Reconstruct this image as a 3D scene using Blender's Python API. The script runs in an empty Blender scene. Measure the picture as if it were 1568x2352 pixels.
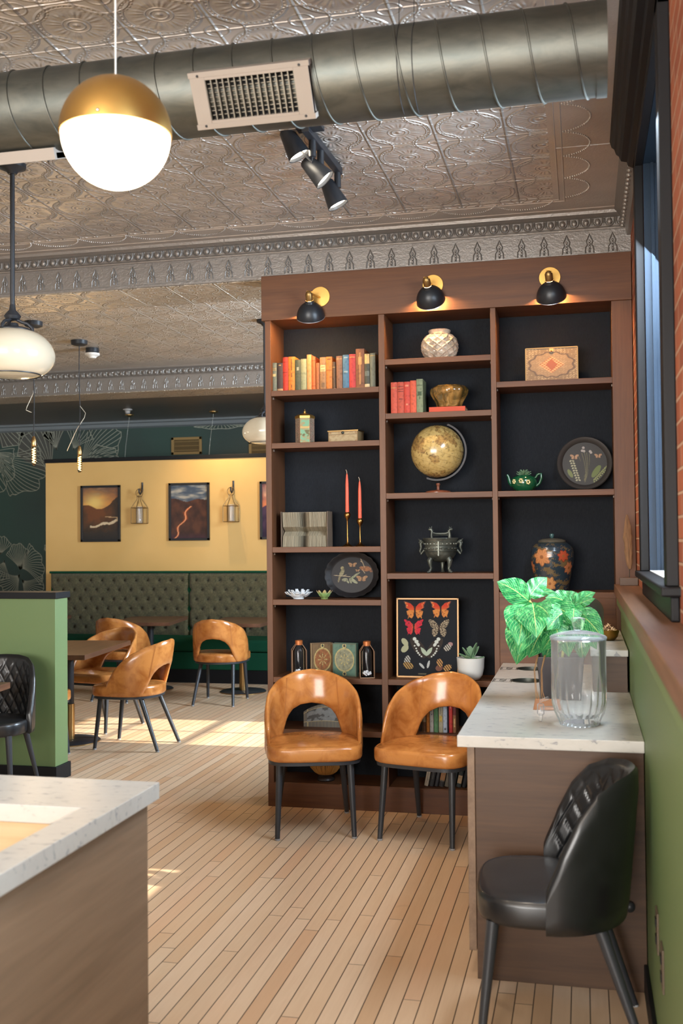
import bpy, bmesh, math, random
import numpy as np
from mathutils import Vector, Matrix, noise as mnoise
PI = math.pi
random.seed(7)
scene = bpy.context.scene
COL = scene.collection

# ------------------------------------------------------------------ camera
F = 2403.6; H = 1.6
def _basis():
    yaw, pitch, roll = [math.radians(a) for a in (12.968, 1.4448, -.5547)]
    cy, sy, cp, sp = math.cos(yaw), math.sin(yaw), math.cos(pitch), math.sin(pitch)
    fw = Vector((-sy*cp, cy*cp, sp)); r = Vector((cy, sy, 0)); u = r.cross(fw)
    return math.cos(roll)*r + math.sin(roll)*u, -math.sin(roll)*r + math.cos(roll)*u, fw
CR, CU, CF = _basis()
CC = Vector((0, 0, H))
cam_d = bpy.data.cameras.new('camera'); cam = bpy.data.objects.new('camera', cam_d); COL.objects.link(cam)
cam_d.sensor_fit = 'VERTICAL'; cam_d.sensor_height = 36; cam_d.lens = 36*F/2352
cam_d.clip_start = .05; cam_d.clip_end = 200
cam.matrix_world = Matrix(((CR.x, CU.x, -CF.x, 0), (CR.y, CU.y, -CF.y, 0), (CR.z, CU.z, -CF.z, H), (0, 0, 0, 1)))
cam_d.dof.use_dof = True; cam_d.dof.focus_distance = 6.2; cam_d.dof.aperture_fstop = 3.6
scene.camera = cam
def P(x, y, X=None, Y=None, Z=None):
    """point of a photo pixel on a plane of the room"""
    d = CF + CR*((x-784)/F) - CU*((y-1176)/F)
    if X is not None: t = X/d.x
    elif Y is not None: t = Y/d.y
    else: t = (Z-H)/d.z
    return CC + d*t

# ------------------------------------------------------------------ view, world, sun, window daylight
vs = scene.view_settings
vs.view_transform = 'Standard'; vs.look = 'None'; vs.gamma = 1; vs.use_curve_mapping = False
vs.exposure = 1.2
scene.cycles.use_denoising = True
scene.cycles.max_bounces = 9; scene.cycles.diffuse_bounces = 4; scene.cycles.glossy_bounces = 4
scene.cycles.transmission_bounces = 9; scene.cycles.transparent_max_bounces = 10
scene.cycles.sample_clamp_indirect = 6; scene.cycles.caustics_reflective = False; scene.cycles.caustics_refractive = False
world = bpy.data.worlds.new('sky'); scene.world = world; world.use_nodes = True
wn = world.node_tree.nodes; wl = world.node_tree.links
bg = wn['Background']; bg.inputs[1].default_value = 1.6; bg.inputs[0].default_value = (.62, .78, 1, 1)

def add_light(name, kind, loc, energy, color=(1, 1, 1), size=.1, size_y=None, target=None, spot=None, blend=.5):
    d = bpy.data.lights.new(name, kind); o = bpy.data.objects.new(name, d); COL.objects.link(o)
    o.location = loc; d.energy = energy; d.color = color
    if kind == 'AREA':
        d.shape = 'RECTANGLE'; d.size = size; d.size_y = size_y or size
    elif kind == 'SUN': d.angle = size
    else: d.shadow_soft_size = size
    if kind == 'SPOT': d.spot_size = spot or 1.2; d.spot_blend = blend
    if target is not None:
        o.rotation_euler = (Vector(target)-Vector(loc)).to_track_quat('-Z', 'Y').to_euler()
    return o
SUN_DIR = Vector((-1, -.012, -.665)).normalized()
add_light('sun', 'SUN', (6, 3, 6), 5.0, (1, .93, .80), math.radians(.6), target=Vector((6, 3, 6))+SUN_DIR)
SKYC = (.70, .85, 1)
# daylight through the windows of the street wall (right) plus added ambient fill at an unseen shop front
add_light('window_daylight', 'AREA', (.75, 4.2, 2.35), 105, SKYC, 1.35, 1.7, target=(-1.0, 4.2, .9))
add_light('window_daylight', 'AREA', (.75, .6, 2.35), 85, SKYC, 1.6, 1.7, target=(-1.5, .6, 1.4))
add_light('window_daylight', 'AREA', (.75, 8.3, 2.35), 420, SKYC, 1.8, 1.7, target=(-2.5, 8.3, 1.2))
add_light('shopfront_fill', 'AREA', (-2.6, -4.8, 1.75), 430, (1, .95, .88), 5.0, 2.6, target=(-2.6, 5, 1.6))
add_light('wall_washer', 'SPOT', (-4.15, 11.15, 3.12), 26, (1, .74, .42), .02, target=(-4.1, 11.8, 2.2), spot=1.9, blend=1)
# added fill spots near the camera to brighten the floor, no lamps there
for (lx, ly) in ((-.5, .5), (-.40, 2.4)):
    add_light('fill_spot', 'SPOT', (lx, ly, 2.7), 27, (1, .86, .70), .15, target=(lx-.15, ly+.5, 0), spot=2.5, blend=.8)
# ------------------------------------------------------------------ colour and materials
def lin(c):
    return tuple(((v/255)/12.92 if v/255 <= .04045 else ((v/255+.055)/1.055)**2.4) for v in c)
def L4(c): return (*lin(c), 1)
def _set(b, k, v):
    if k in b.inputs: b.inputs[k].default_value = v
def mat(name, rgb=(128, 128, 128), rough=.5, metal=0, spec=.5, emit=None, estr=0, trans=0, ior=1.45, coat=0, alpha=1, sheen=0, sss=0):
    m = bpy.data.materials.new(name); m.use_nodes = True
    b = m.node_tree.nodes['Principled BSDF']
    b.inputs['Base Color'].default_value = L4(rgb)
    _set(b, 'Roughness', rough); _set(b, 'Metallic', metal); _set(b, 'Specular IOR Level', spec)
    _set(b, 'Transmission Weight', trans); _set(b, 'IOR', ior); _set(b, 'Coat Weight', coat); _set(b, 'Alpha', alpha)
    _set(b, 'Coat Roughness', .12); _set(b, 'Sheen Weight', sheen)
    if emit: _set(b, 'Emission Color', L4(emit)); _set(b, 'Emission Strength', estr)
    return m
class N:
    """tiny arithmetic over shader sockets"""
    def __init__(s, nt, sock): s.nt = nt; s.s = sock
    def _m(s, op, *a):
        n = s.nt.nodes.new('ShaderNodeMath'); n.operation = op
        for i, v in enumerate((s,)+a):
            if isinstance(v, N): s.nt.links.new(v.s, n.inputs[i])
            else: n.inputs[i].default_value = v
        return N(s.nt, n.outputs[0])
    def __add__(s, o): return s._m('ADD', o)
    __radd__ = __add__
    def __sub__(s, o): return s._m('SUBTRACT', o)
    def __rsub__(s, o): return (s*-1)+o
    def __mul__(s, o): return s._m('MULTIPLY', o)
    __rmul__ = __mul__
    def __truediv__(s, o): return s._m('DIVIDE', o)
    def f(s, op, *a): return s._m(op, *a)
    def fract(s): return s._m('FRACT')
    def floor(s): return s._m('FLOOR')
    def abs(s): return s._m('ABSOLUTE')
    def sin(s): return s._m('SINE')
    def gt(s, v): return s._m('GREATER_THAN', v)
    def lt(s, v): return s._m('LESS_THAN', v)
    def ring(s, r, w):  # smooth bump around value r of half width w
        d = (s-r).abs()/w
        return ((d*-1)+1).f('MAXIMUM', 0)
def coords(m, kind='Object'):
    nt = m.node_tree; tc = nt.nodes.new('ShaderNodeTexCoord'); sp = nt.nodes.new('ShaderNodeSeparateXYZ')
    nt.links.new(tc.outputs[kind], sp.inputs[0])
    return nt, tc.outputs[kind], [N(nt, o) for o in sp.outputs]
def comb(nt, x, y, z=0):
    c = nt.nodes.new('ShaderNodeCombineXYZ')
    for i, v in enumerate((x, y, z)):
        if isinstance(v, N): nt.links.new(v.s, c.inputs[i])
        else: c.inputs[i].default_value = v
    return c.outputs[0]
def noise(nt, vec, scale=5, detail=4, rough=.5, dist=0):
    n = nt.nodes.new('ShaderNodeTexNoise'); nt.links.new(vec, n.inputs['Vector'])
    n.inputs['Scale'].default_value = scale; n.inputs['Detail'].default_value = detail
    n.inputs['Roughness'].default_value = rough; n.inputs['Distortion'].default_value = dist
    return N(nt, n.outputs[0])
def wnoise(nt, vec):
    n = nt.nodes.new('ShaderNodeTexWhiteNoise'); n.noise_dimensions = '3D'; nt.links.new(vec, n.inputs['Vector'])
    return N(nt, n.outputs[0])
def ramp(nt, fac, stops):
    n = nt.nodes.new('ShaderNodeValToRGB'); nt.links.new(fac.s, n.inputs[0]); e = n.color_ramp.elements
    while len(e) < len(stops): e.new(.5)
    for i, (p, c) in enumerate(stops): e[i].position = p; e[i].color = L4(c)
    return n.outputs[0]
def mix(nt, fac, a, b, mode='MIX'):
    n = nt.nodes.new('ShaderNodeMix'); n.data_type = 'RGBA'; n.blend_type = mode
    for i, v in ((0, fac), (6, a), (7, b)):
        if isinstance(v, N): nt.links.new(v.s, n.inputs[i])
        elif isinstance(v, (float, int)): n.inputs[i].default_value = v
        elif isinstance(v, tuple): n.inputs[i].default_value = L4(v)
        else: nt.links.new(v, n.inputs[i])
    return n.outputs[2]
def bsdf(m): return m.node_tree.nodes['Principled BSDF']
def setc(m, sock, inp='Base Color'):
    m.node_tree.links.new(sock.s if isinstance(sock, N) else sock, bsdf(m).inputs[inp])
def bump(m, h, strength=1, dist=.005):
    nt = m.node_tree; b = nt.nodes.new('ShaderNodeBump'); b.inputs['Strength'].default_value = strength
    b.inputs['Distance'].default_value = dist; nt.links.new(h.s, b.inputs['Height']); nt.links.new(b.outputs[0], bsdf(m).inputs['Normal'])

def wood(name, dark, light, axis='z', rough=.45, scale=1.0, coat=.0, spec=.4):
    """long-grained wood; axis = grain direction in object space"""
    m = mat(name, light, rough, spec=spec, coat=coat); nt, vec, (x, y, z) = coords(m)
    k = {'x': (.06, 1, 1), 'y': (1, .06, 1), 'z': (1, 1, .06)}[axis]
    v = comb(nt, x*(k[0]*scale), y*(k[1]*scale), z*(k[2]*scale))
    a = noise(nt, v, 14, 5, .6, .6); b = noise(nt, v, 90, 3, .6)
    c = ramp(nt, a*.7+b*.3, [(.3, dark), (.68, light)])
    setc(m, c); bump(m, b, .15, .001)
    return m
def speck(name, base, dark, scale=1.0, rough=.18):
    m = mat(name, base, rough, spec=.5); nt, vec, (x, y, z) = coords(m)
    v = comb(nt, x*.55, y*1.3, z)
    a = noise(nt, v, 26*scale, 5, .6, .5); b = noise(nt, vec, 4*scale, 3, .5, .3)
    c1 = ramp(nt, a, [(.34, dark), (.41, base), (.75, tuple(min(255, int(q*1.03)) for q in base))])
    setc(m, mix(nt, (b-.45).f('MAXIMUM', 0)*.9, c1, tuple(int(q*.86) for q in base)))
    return m
def painted(name, rough=.5, metal=0, spec=.4, coat=0):
    m = mat(name, (128, 128, 128), rough, metal, spec, coat=coat); nt = m.node_tree
    a = nt.nodes.new('ShaderNodeVertexColor'); a.layer_name = 'Col'
    nt.links.new(mix(nt, 1.0, a.outputs[0], (224, 221, 216), 'MULTIPLY'), bsdf(m).inputs['Base Color']); return m
def leather(name, dark, light, rough=.3):
    m = mat(name, light, rough, spec=.55, coat=.15); nt, vec, (x, y, z) = coords(m)
    a = noise(nt, vec, 9, 4, .6, .4); b = noise(nt, vec, 260, 2, .5)
    setc(m, ramp(nt, a, [(.32, dark), (.62, light)])); bump(m, b*.5+noise(nt, vec, 30, 3), .12, .0015)
    return m

# ------------------------------------------------------------------ mesh helpers
class MB:
    def __init__(s): s.v = []; s.f = []; s.mi = []; s.sm = []; s.M = Matrix(); s.c = None
    def _add(s, vs, fs, mi=0, smooth=False, cols=None):
        o = len(s.v); M = s.M
        s.v += [tuple(M @ Vector(p)) for p in vs]
        s.f += [tuple(i+o for i in f) for f in fs]; s.mi += [mi]*len(fs); s.sm += [smooth]*len(fs)
        if cols is not None or s.c is not None:
            if s.c is None: s.c = [(.5, .5, .5)]*o
            s.c += list(cols) if cols is not None else [(.5, .5, .5)]*len(vs)
        return s
    def box(s, x0, x1, y0, y1, z0, z1, mi=0, col=None):
        vs = [(x, y, z) for z in (z0, z1) for y in (y0, y1) for x in (x0, x1)]
        fs = [(0, 2, 3, 1), (4, 5, 7, 6), (0, 1, 5, 4), (2, 6, 7, 3), (0, 4, 6, 2), (1, 3, 7, 5)]
        return s._add(vs, fs, mi, False, [col]*8 if col else None)
    def rings(s, rs, mi=0, smooth=True, cap0=True, cap1=True, close=True, cols=None):
        """rs: list of equal-length point loops"""
        n = len(rs[0]); vs = [p for r in rs for p in r]; fs = []
        for i in range(len(rs)-1):
            for j in range(n if close else n-1):
                a, b = i*n+j, i*n+(j+1) % n
                fs.append((a, b, b+n, a+n))
        if cap0: fs.append(tuple(reversed(range(n))))
        if cap1: fs.append(tuple(range((len(rs)-1)*n, len(rs)*n)))
        return s._add(vs, fs, mi, smooth, cols)
    def lathe(s, prof, seg=32, cx=0, cy=0, mi=0, cap0=True, cap1=True, col=None, ex=1, ey=1, flute=None):
        """prof: (radius, z) bottom to top; col(u, v) gives a colour"""
        rs = []; cols = []
        for k, (r, z) in enumerate(prof):
            rr = []
            for j in range(seg):
                a = 2*PI*j/seg; q = r*(flute(a, z) if flute else 1)
                rr.append((cx+q*math.cos(a)*ex, cy+q*math.sin(a)*ey, z))
                if col: cols.append(lin(col(j/seg, k/(len(prof)-1))))
            rs.append(rr)
        return s.rings(rs, mi, True, cap0, cap1, True, cols if col else None)
    def tube(s, pts, r, seg=8, mi=0, caps=True, flat=1):
        pts = [Vector(p) for p in pts]; n = len(pts); rs = []
        rad = r if isinstance(r, (list, tuple)) else [r]*n
        t0 = (pts[1]-pts[0]).normalized(); up = Vector((0, 0, 1)) if abs(t0.z) < .9 else Vector((1, 0, 0))
        a = t0.cross(up).normalized()
        for i, p in enumerate(pts):
            t = (pts[min(i+1, n-1)]-pts[max(i-1, 0)]).normalized()
            a = (a-t*a.dot(t)).normalized(); b = t.cross(a)
            rs.append([tuple(p+(a*math.cos(2*PI*j/seg)+b*math.sin(2*PI*j/seg)*flat)*rad[i]) for j in range(seg)])
        return s.rings(rs, mi, True, caps, caps)
    def sphere(s, c, r, seg=12, ring=8, mi=0, sc=(1, 1, 1), col=None):
        c = Vector(c); rs = []
        for i in range(1, ring):
            t = PI*i/ring
            rs.append([(c.x+r*sc[0]*math.sin(t)*math.cos(2*PI*j/seg), c.y+r*sc[1]*math.sin(t)*math.sin(2*PI*j/seg), c.z-r*sc[2]*math.cos(t)) for j in range(seg)])
        return s.rings(rs, mi, True, cols=[col]*(seg*(ring-1)) if col else None)
    def poly(s, pts, depth, mi=0, axis=1, col=None):
        """outline pts (a, b) extruded along axis: thickness from depth[0] to depth[1]"""
        def q(a, b, d): return {0: (d, a, b), 1: (a, d, b), 2: (a, b, d)}[axis]
        r0 = [q(a, b, depth[0]) for a, b in pts]; r1 = [q(a, b, depth[1]) for a, b in pts]
        return s.rings([r0, r1], mi, False, cols=[col]*(2*len(pts)) if col else None)
    def grid(s, fn, nu, nv, mi=0, smooth=True, col=None):
        vs = [fn(i/nu, j/nv) for j in range(nv+1) for i in range(nu+1)]
        fs = [(j*(nu+1)+i, j*(nu+1)+i+1, (j+1)*(nu+1)+i+1, (j+1)*(nu+1)+i) for j in range(nv) for i in range(nu)]
        cols = [lin(col(i/nu, j/nv)) for j in range(nv+1) for i in range(nu+1)] if col else None
        return s._add(vs, fs, mi, smooth, cols)
    def mesh(s, name, mats, sharp=40):
        me = bpy.data.meshes.new(name); me.from_pydata(s.v, [], s.f)
        for m in (mats if isinstance(mats, (list, tuple)) else [mats]): me.materials.append(m)
        me.polygons.foreach_set('material_index', s.mi); me.polygons.foreach_set('use_smooth', s.sm)
        if s.c is not None:
            a = me.color_attributes.new('Col', 'FLOAT_COLOR', 'POINT')
            a.data.foreach_set('color', [q for c in s.c for q in (*c[:3], 1)])
        bm = bmesh.new(); bm.from_mesh(me); bmesh.ops.recalc_face_normals(bm, faces=bm.faces); bm.to_mesh(me); bm.free()
        if any(s.sm): me.set_sharp_from_angle(angle=math.radians(sharp))
        me.update(); return me
def obj(name, mb, mats, parent=None, loc=None, rz=0, bev=0, sub=0, sharp=40, solid=0, label=None, bseg=2):
    o = bpy.data.objects.new(name, mb.mesh(name, mats, sharp)); COL.objects.link(o)
    if parent: o.parent = parent
    if loc is not None: o.location = loc
    if rz: o.rotation_euler.z = rz
    if solid: md = o.modifiers.new('solid', 'SOLIDIFY'); md.thickness = solid; md.offset = 0
    if bev:
        md = o.modifiers.new('bevel', 'BEVEL'); md.width = bev; md.segments = bseg; md.limit_method = 'ANGLE'; md.angle_limit = math.radians(50); md.harden_normals = False
    if sub: md = o.modifiers.new('sub', 'SUBSURF'); md.levels = sub; md.render_levels = sub
    if label: o['label'] = label
    return o
def tag(o, label=None, cat=None, group=None, kind=None):
    for k, v in (('label', label), ('category', cat), ('group', group), ('kind', kind)):
        if v: o[k] = v
    return o
def thing(name, label, cat, loc=(0, 0, 0), rz=0, group=None, rot=None):
    o = bpy.data.objects.new(name, None); COL.objects.link(o); o.empty_display_size = .1
    o.location = loc; o.rotation_euler = rot if rot else (0, 0, rz)
    return tag(o, label, cat, group)
def solo(name, mb, mats, label, cat, loc=(0, 0, 0), rz=0, group=None, **k):
    return tag(obj(name, mb, mats, None, loc, rz, **k), label, cat, group)
def struct(name, mb, mats, **k): return tag(obj(name, mb, mats, **k), kind='structure')
def copy_tree(o, parent=None):
    c = o.copy(); COL.objects.link(c)
    if parent: c.parent = parent
    for ch in [q for q in bpy.data.objects if q.parent == o]: copy_tree(ch, c)
    return c
def lerp_tab(t, xs, ys):
    return float(np.interp(t, xs, ys))
def fbm(x, y, z=0, s=1): return mnoise.fractal(Vector((x*s, y*s, z)), 1, 2, 3)
def mixc(a, b, t): t = max(0, min(1, t)); return tuple(a[i]*(1-t)+b[i]*t for i in range(3))
# ------------------------------------------------------------------ materials of the place
ZC = 3.45
M_BLACKMETAL = mat('black powder coated steel', (40, 42, 46), .42, .0, .5)
M_BLACKTRIM = mat('black painted wood', (20, 20, 22), .5, spec=.25)
M_BRASS = mat('brushed brass', (172, 140, 92), .3, 1)
M_GOLD = mat('satin gold', (214, 168, 92), .36, .9)
M_DARKBRONZE = mat('dark bronze', (70, 72, 66), .45, .7)
M_CASE = wood('walnut stained veneer', (74, 44, 26), (103, 64, 37), 'x', .5)
M_CASEV = wood('walnut stained veneer upright', (76, 47, 29), (102, 65, 40), 'z', .5)
M_COUNTERWOOD = wood('dark brown laminate', (62, 44, 32), (86, 63, 46), 'x', .45)
M_COUNTERWOODY = wood('brown laminate', (104, 84, 68), (136, 112, 92), 'y', .5)
M_BACKING = mat('charcoal backing', (38, 38, 41), .8, spec=.15); _nt, _v, _ = coords(M_BACKING)
setc(M_BACKING, ramp(_nt, noise(_nt, comb(_nt, _[0]*8, _[1], _[2]*1), 60, 3), [(.3, (24, 26, 30)), (.7, (33, 35, 39))]))
M_MARBLE = speck('white speckled quartz', (178, 174, 167), (132, 132, 134), 1.5, .3)
M_GREEN = mat('sage green paint', (98, 117, 74), .5); _nt, _v, _ = coords(M_GREEN)
bump(M_GREEN, noise(_nt, _v, 60, 3), .08, .002)
M_YELLOW = mat('mustard paint', (208, 166, 98), .55); _nt, _v, _ = coords(M_YELLOW)
setc(M_YELLOW, ramp(_nt, noise(_nt, _v, 1.3, 3), [(.3, (202, 160, 94)), (.7, (216, 174, 108))]))
M_LEDGE = wood('worn brown ledge wood', (84, 58, 42), (122, 88, 66), 'y', .5)
M_TABLE = wood('table top wood', (70, 46, 34), (108, 74, 54), 'y', .35, coat=.1)
M_PIN = mat('dull shelf pin', (120, 104, 92), .6)
M_CHROME = mat('polished steel', (200, 200, 204), .15, 1)
M_WHITEPAINT = mat('white enamel', (150, 140, 130), .55)

# floor: narrow maple strips running away from the camera
M_FLOOR = mat('maple strip floor', (200, 160, 120), .36, spec=.45)
nt, vec, (x, y, z) = coords(M_FLOOR)
W = .0632
ix = (x/W).floor(); fx = (x/W).fract()
off = wnoise(nt, comb(nt, ix, 3.3))
yy = y/1.5 + off*7.0
iy = yy.floor(); fy = yy.fract()
rid = wnoise(nt, comb(nt, ix, iy)); rid2 = wnoise(nt, comb(nt, iy, ix, 5.5))
col = ramp(nt, rid, [(.0, (208, 172, 136)), (.25, (222, 192, 159)), (.5, (214, 182, 148)), (.72, (227, 199, 168)), (.9, (217, 179, 145)), (1, (203, 163, 126))])
gr = noise(nt, comb(nt, x*1.0+rid*9, y*.07, 0), 60, 5, .6, .4)
big = noise(nt, vec, .9, 3, .5)
kn = noise(nt, comb(nt, x*1.0+rid2*5, y*.35, 0), 7, 2, .5, .8)
c = mix(nt, gr, (178, 138, 104), col); c = mix(nt, .6, c, col)
c = mix(nt, ((kn-.71)*9).f('MINIMUM', 1).f('MAXIMUM', 0)*.55, c, (120, 84, 56))
c = mix(nt, (big-.5).f('MAXIMUM', 0)*1.2, c, (196, 140, 92))
wob = noise(nt, comb(nt, x*30, y*1.5, 0), 6, 2)
gap = ((fx-.5).abs()).gt(.470) .f('MAXIMUM', ((fx-.5).abs()+wob*.05).gt(.507))
gap = gap.f('MAXIMUM', ((fy-.5).abs()).gt(.498)*.6)
setc(M_FLOOR, mix(nt, gap*.95, c, (48, 32, 22)))
bump(M_FLOOR, gap*-1+gr*.06, .35, .002)
r = nt.nodes.new('ShaderNodeMapRange'); nt.links.new(big.s, r.inputs[0]); r.inputs[3].default_value = .30; r.inputs[4].default_value = .44
nt.links.new(r.outputs[0], bsdf(M_FLOOR).inputs['Roughness'])

# pressed tin ceilings
def tin_mat(name, pattern=True, x1=99, y1=99, y0=-99, rgb=(204, 194, 184), per=.317, rough=.42, metal=.5):
    m = mat(name, rgb, rough, metal); nt, vec, (x, y, z) = coords(m)
    ham = noise(nt, vec, 85, 2, .5)
    if not pattern:
        bump(m, ham*.6+noise(nt, comb(nt, x*.5, y, z), 40, 3, .6, .8), .4, .005); return m
    ux = (x/per).fract()-.5; uy = ((y-.08)/per).fract()-.5
    vx = ((x/per)+.5).fract()-.5; vy = (((y-.08)/per)+.5).fract()-.5
    r = (ux*ux+uy*uy).f('SQRT'); q = (vx*vx+vy*vy).f('SQRT')
    ang = uy.f('ARCTAN2', ux); ang2 = vy.f('ARCTAN2', vx)
    h = r.ring(.455, .03) + r.ring(.40, .016)*.5
    h = h + r.ring(.427, .016)*((ang*42).sin()*.5+.5)*.8
    h = h + q.ring(.33, .022)*.9 + q.ring(.36, .02)*((ang2*34).sin()*.5+.5)*.6
    h = h + q.ring(.0, .07)*1.2 + q.ring(.14, .02)*.7
    h = h + r.ring(.0, .05)*1.3 + r.ring(.10, .018)*.8 + r.ring(.155, .014)*.6
    h = h + r.ring(.25, .10)*((ang*4).sin().abs())*.7*((ang*24).sin()*.35+.65)
    e = ux.abs().f('MAXIMUM', uy.abs())
    h = h + e.ring(.497, .022)*1.3
    bd = ((ux.abs()+uy.abs())-.93).abs().lt(.035)
    h = h + bd*.8
    cr = (x*.7+y*.7)/per
    ins = x.lt(x1)*y.lt(y1)*y.gt(y0)
    h = h*ins + ham*.16
    h = h + noise(nt, vec, 14, 3)*.25
    bump(m, h, 1.0, .0095)
    dirt = noise(nt, vec, 3, 4)
    setc(m, ramp(nt, dirt, [(.3, tuple(int(q*.9) for q in rgb)), (.7, rgb)]))
    return m
M_TIN = tin_mat('pressed tin ceiling', True, -.13, 5.83)
M_TIN2 = tin_mat('pressed tin ceiling back', True, 9, 10.1, 6.9, (214, 200, 184))
M_TIN3 = tin_mat('pressed tin soffit', True, rgb=(196, 180, 160))
M_TINPLAIN = tin_mat('hammered tin', False, rgb=(140, 134, 128), rough=.42, metal=.6)
M_TINDARK = tin_mat('dark hammered tin', False, rgb=(120, 112, 104), rough=.4, metal=.6)

# ------------------------------------------------------------------ floor, ceilings, bulkheads
XR = .29      # brick face of the street wall
XO = .62      # its outer face
XL = -9.2; YB = -5.2; YM = 13.0
struct('floor', MB().box(XL, XO, YB, YM+.2, -.1, 0), M_FLOOR)
struct('ceiling', MB().box(XL, XO, YB, 6.13, ZC, ZC+.1), M_TIN)
struct('ceiling', MB().box(XL, XO, 6.61, 10.4, ZC, ZC+.1), M_TIN2)
struct('ceiling', MB().box(XL, XO, 10.9, YM+.2, 3.195, 3.3), M_TINDARK)

def cornice(name, X0, X1, Yf, zb, deep, mats):
    """pressed tin bulkhead: frieze of arches, egg and dart, cove, soffit"""
    b = MB()
    b.box(X0, X1, Yf, Yf+deep, zb, ZC+.02)                         # body, soffit underneath
    b.box(X0, X1, Yf-.010, Yf, zb, zb+.012); b.box(X0, X1, Yf-.006, Yf, zb+.02, zb+.026)
    # profile mouldings above the frieze
    def mould(pr):
        rs = [[(X0, Yf-a, z) for a, z in pr], [(X1, Yf-a, z) for a, z in pr]]
        b.rings(rs, 0, True)
    z0 = zb+.155
    mould([(0, z0), (.012, z0), (.016, z0+.008), (.010, z0+.014), (.014, z0+.018), (.014, z0+.066), (.03, z0+.074), (.036, z0+.080), (.044, z0+.084), (.050, z0+.10), (0, z0+.10)])
    p = .0655; n = int((X1-X0)/p)
    for i in range(n):
        x = X1-.05-i*p
        b.sphere((x, Yf-.018, z0+.042), .0165, 10, 6, sc=(1, .9, 1.25))
        pts = [(x+.026*math.cos(a), Yf-.017, z0+.046+.03*math.sin(a)) for a in [PI*(1+k/8) for k in range(9)]]
        b.tube([(x-.026, Yf-.017, z0+.064)]+pts+[(x+.026, Yf-.017, z0+.064)], .0035, 4)
        b.tube([(x+.0328, Yf-.016, z0+.062), (x+.0328, Yf-.02, z0+.024)], [.004, .0015], 4)
    p = .128; n = int((X1-X0)/p)
    for i in range(n):
        x = X1-.10-i*p
        pr = [(-.024, .0), (-.022, .035), (-.012, .05), (-.018, .07), (-.008, .09), (0, .112), (.008, .09), (.018, .07), (.012, .05), (.022, .035), (.024, .0)]
        b.tube([(x+a, Yf-.004, zb+.024+h) for a, h in pr], .0035, 4)
        b.tube([(x, Yf-.004, zb+.03), (x, Yf-.006, zb+.10)], [.006, .003], 4)
        for k in range(4): b.sphere((x, Yf-.008, zb+.045+k*.016), .006, 6, 4)
    o = struct(name, b, mats, sharp=35)
    obj('soffit', MB().box(X0, X1, Yf+.01, Yf+deep-.005, zb-.003, zb), M_TIN3, o)
    return o
cornice('trim_1', XL, XR, 6.13, 3.195, .48, M_TINPLAIN)
cornice('trim_2', XL, XR, 10.40, 3.195, .50, M_TINPLAIN)
# short return of the cornice along the street wall
b = MB()
pr = [(0, 3.31), (.02, 3.31), (.03, 3.35), (.05, 3.37), (.06, 3.42), (.09, 3.45), (0, 3.45)]
b.rings([[(XR-a, 4.9, z) for a, z in pr], [(XR-a, 6.13, z) for a, z in pr]], 0, True)
for i in range(18): b.sphere((XR-.045, 5.0+i*.0655, 3.365), .016, 8, 5)
struct('trim_3', b, M_TINPLAIN)
# rope scallops between the ceiling pattern and its plain border
b = MB()
def rope(c, r, a0, a1):
    n = int(r*(a1-a0)/.013)
    for k in range(n+1):
        a = a0+(a1-a0)*k/n
        b.sphere((c[0]+r*math.cos(a), c[1]+r*math.sin(a), ZC-.002), .0055, 5, 4)
x = -.13-.16
while x > -4.5: rope((x, 5.80), .16, .25, PI-.25); x -= .317
y = 5.80-.16
while y > 3.2: rope((-.10, y), .16, -PI/2+.25, PI/2-.25); y -= .317
for q in (0, .03):
    b.tube([(-4.5, 5.83+q, ZC), (-.10+q, 5.83+q, ZC)], .004, 4); b.tube([(-.10+q, 2.5, ZC), (-.10+q, 5.83+q, ZC)], .004, 4)
b.tube([(-4.5, 6.02, ZC), (.2, 6.02, ZC)], .004, 4)
b.tube([(-.1, 5.05, ZC), (.2, 5.05, ZC)], .003, 4)
struct('trim_4', b, M_TIN)

# ------------------------------------------------------------------ walls
M_BRICK = mat('red brick', (150, 84, 58), .8); nt, vec, (x, y, z) = coords(M_BRICK)
bt = nt.nodes.new('ShaderNodeTexBrick'); nt.links.new(comb(nt, y+x, z, 0), bt.inputs['Vector'])
for k, v in (('Scale', 1.0), ('Mortar Size', .006), ('Brick Width', .21), ('Row Height', .072), ('Mortar Smooth', .3)): bt.inputs[k].default_value = v
bt.inputs['Color1'].default_value = L4((176, 100, 66)); bt.inputs['Color2'].default_value = L4((140, 74, 50)); bt.inputs['Mortar'].default_value = L4((196, 160, 132))
br = noise(nt, vec, 22, 5, .7)
setc(M_BRICK, mix(nt, .5, bt.outputs[0], mix(nt, br, (130, 66, 44), bt.outputs[0])))
bump(M_BRICK, N(nt, bt.outputs[1])*-1+br*.8, 1, .012)
WIN = [(-.5, 1.7), (3.52, 4.90), (7.72, 8.92)]     # window openings along the street wall
ZS, ZH = 1.44, 3.30
b = MB(); ys = [YB]+[q for w in WIN for q in w]+[YM+.2]
for i in range(0, len(ys), 2): b.box(XR, XO, ys[i], ys[i+1], 0, ZC+.1)
for (a, c) in WIN: b.box(XR, XO, a, c, 0, ZS-.03); b.box(XR, XO, a, c, ZH, ZC+.1)
struct('wall_right', b, M_BRICK)
# lower green dado with wooden ledge
struct('wall_right', MB().box(.20, XR, YB, 6.05, 0, 1.27), M_GREEN)
tag(obj('baseboard_right', MB().box(.185, .20, YB, 3.84, 0, .10), M_BLACKTRIM, bev=.003), kind='structure')
b = MB().box(.165, XR+.02, YB, 6.05, 1.275, 1.33)
b2 = MB().box(.178, .20, YB, 6.05, 1.22, 1.275)
led = struct('trim_5', b, M_LEDGE, bev=.004); obj('fascia', b2, M_GREEN, led)
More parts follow.
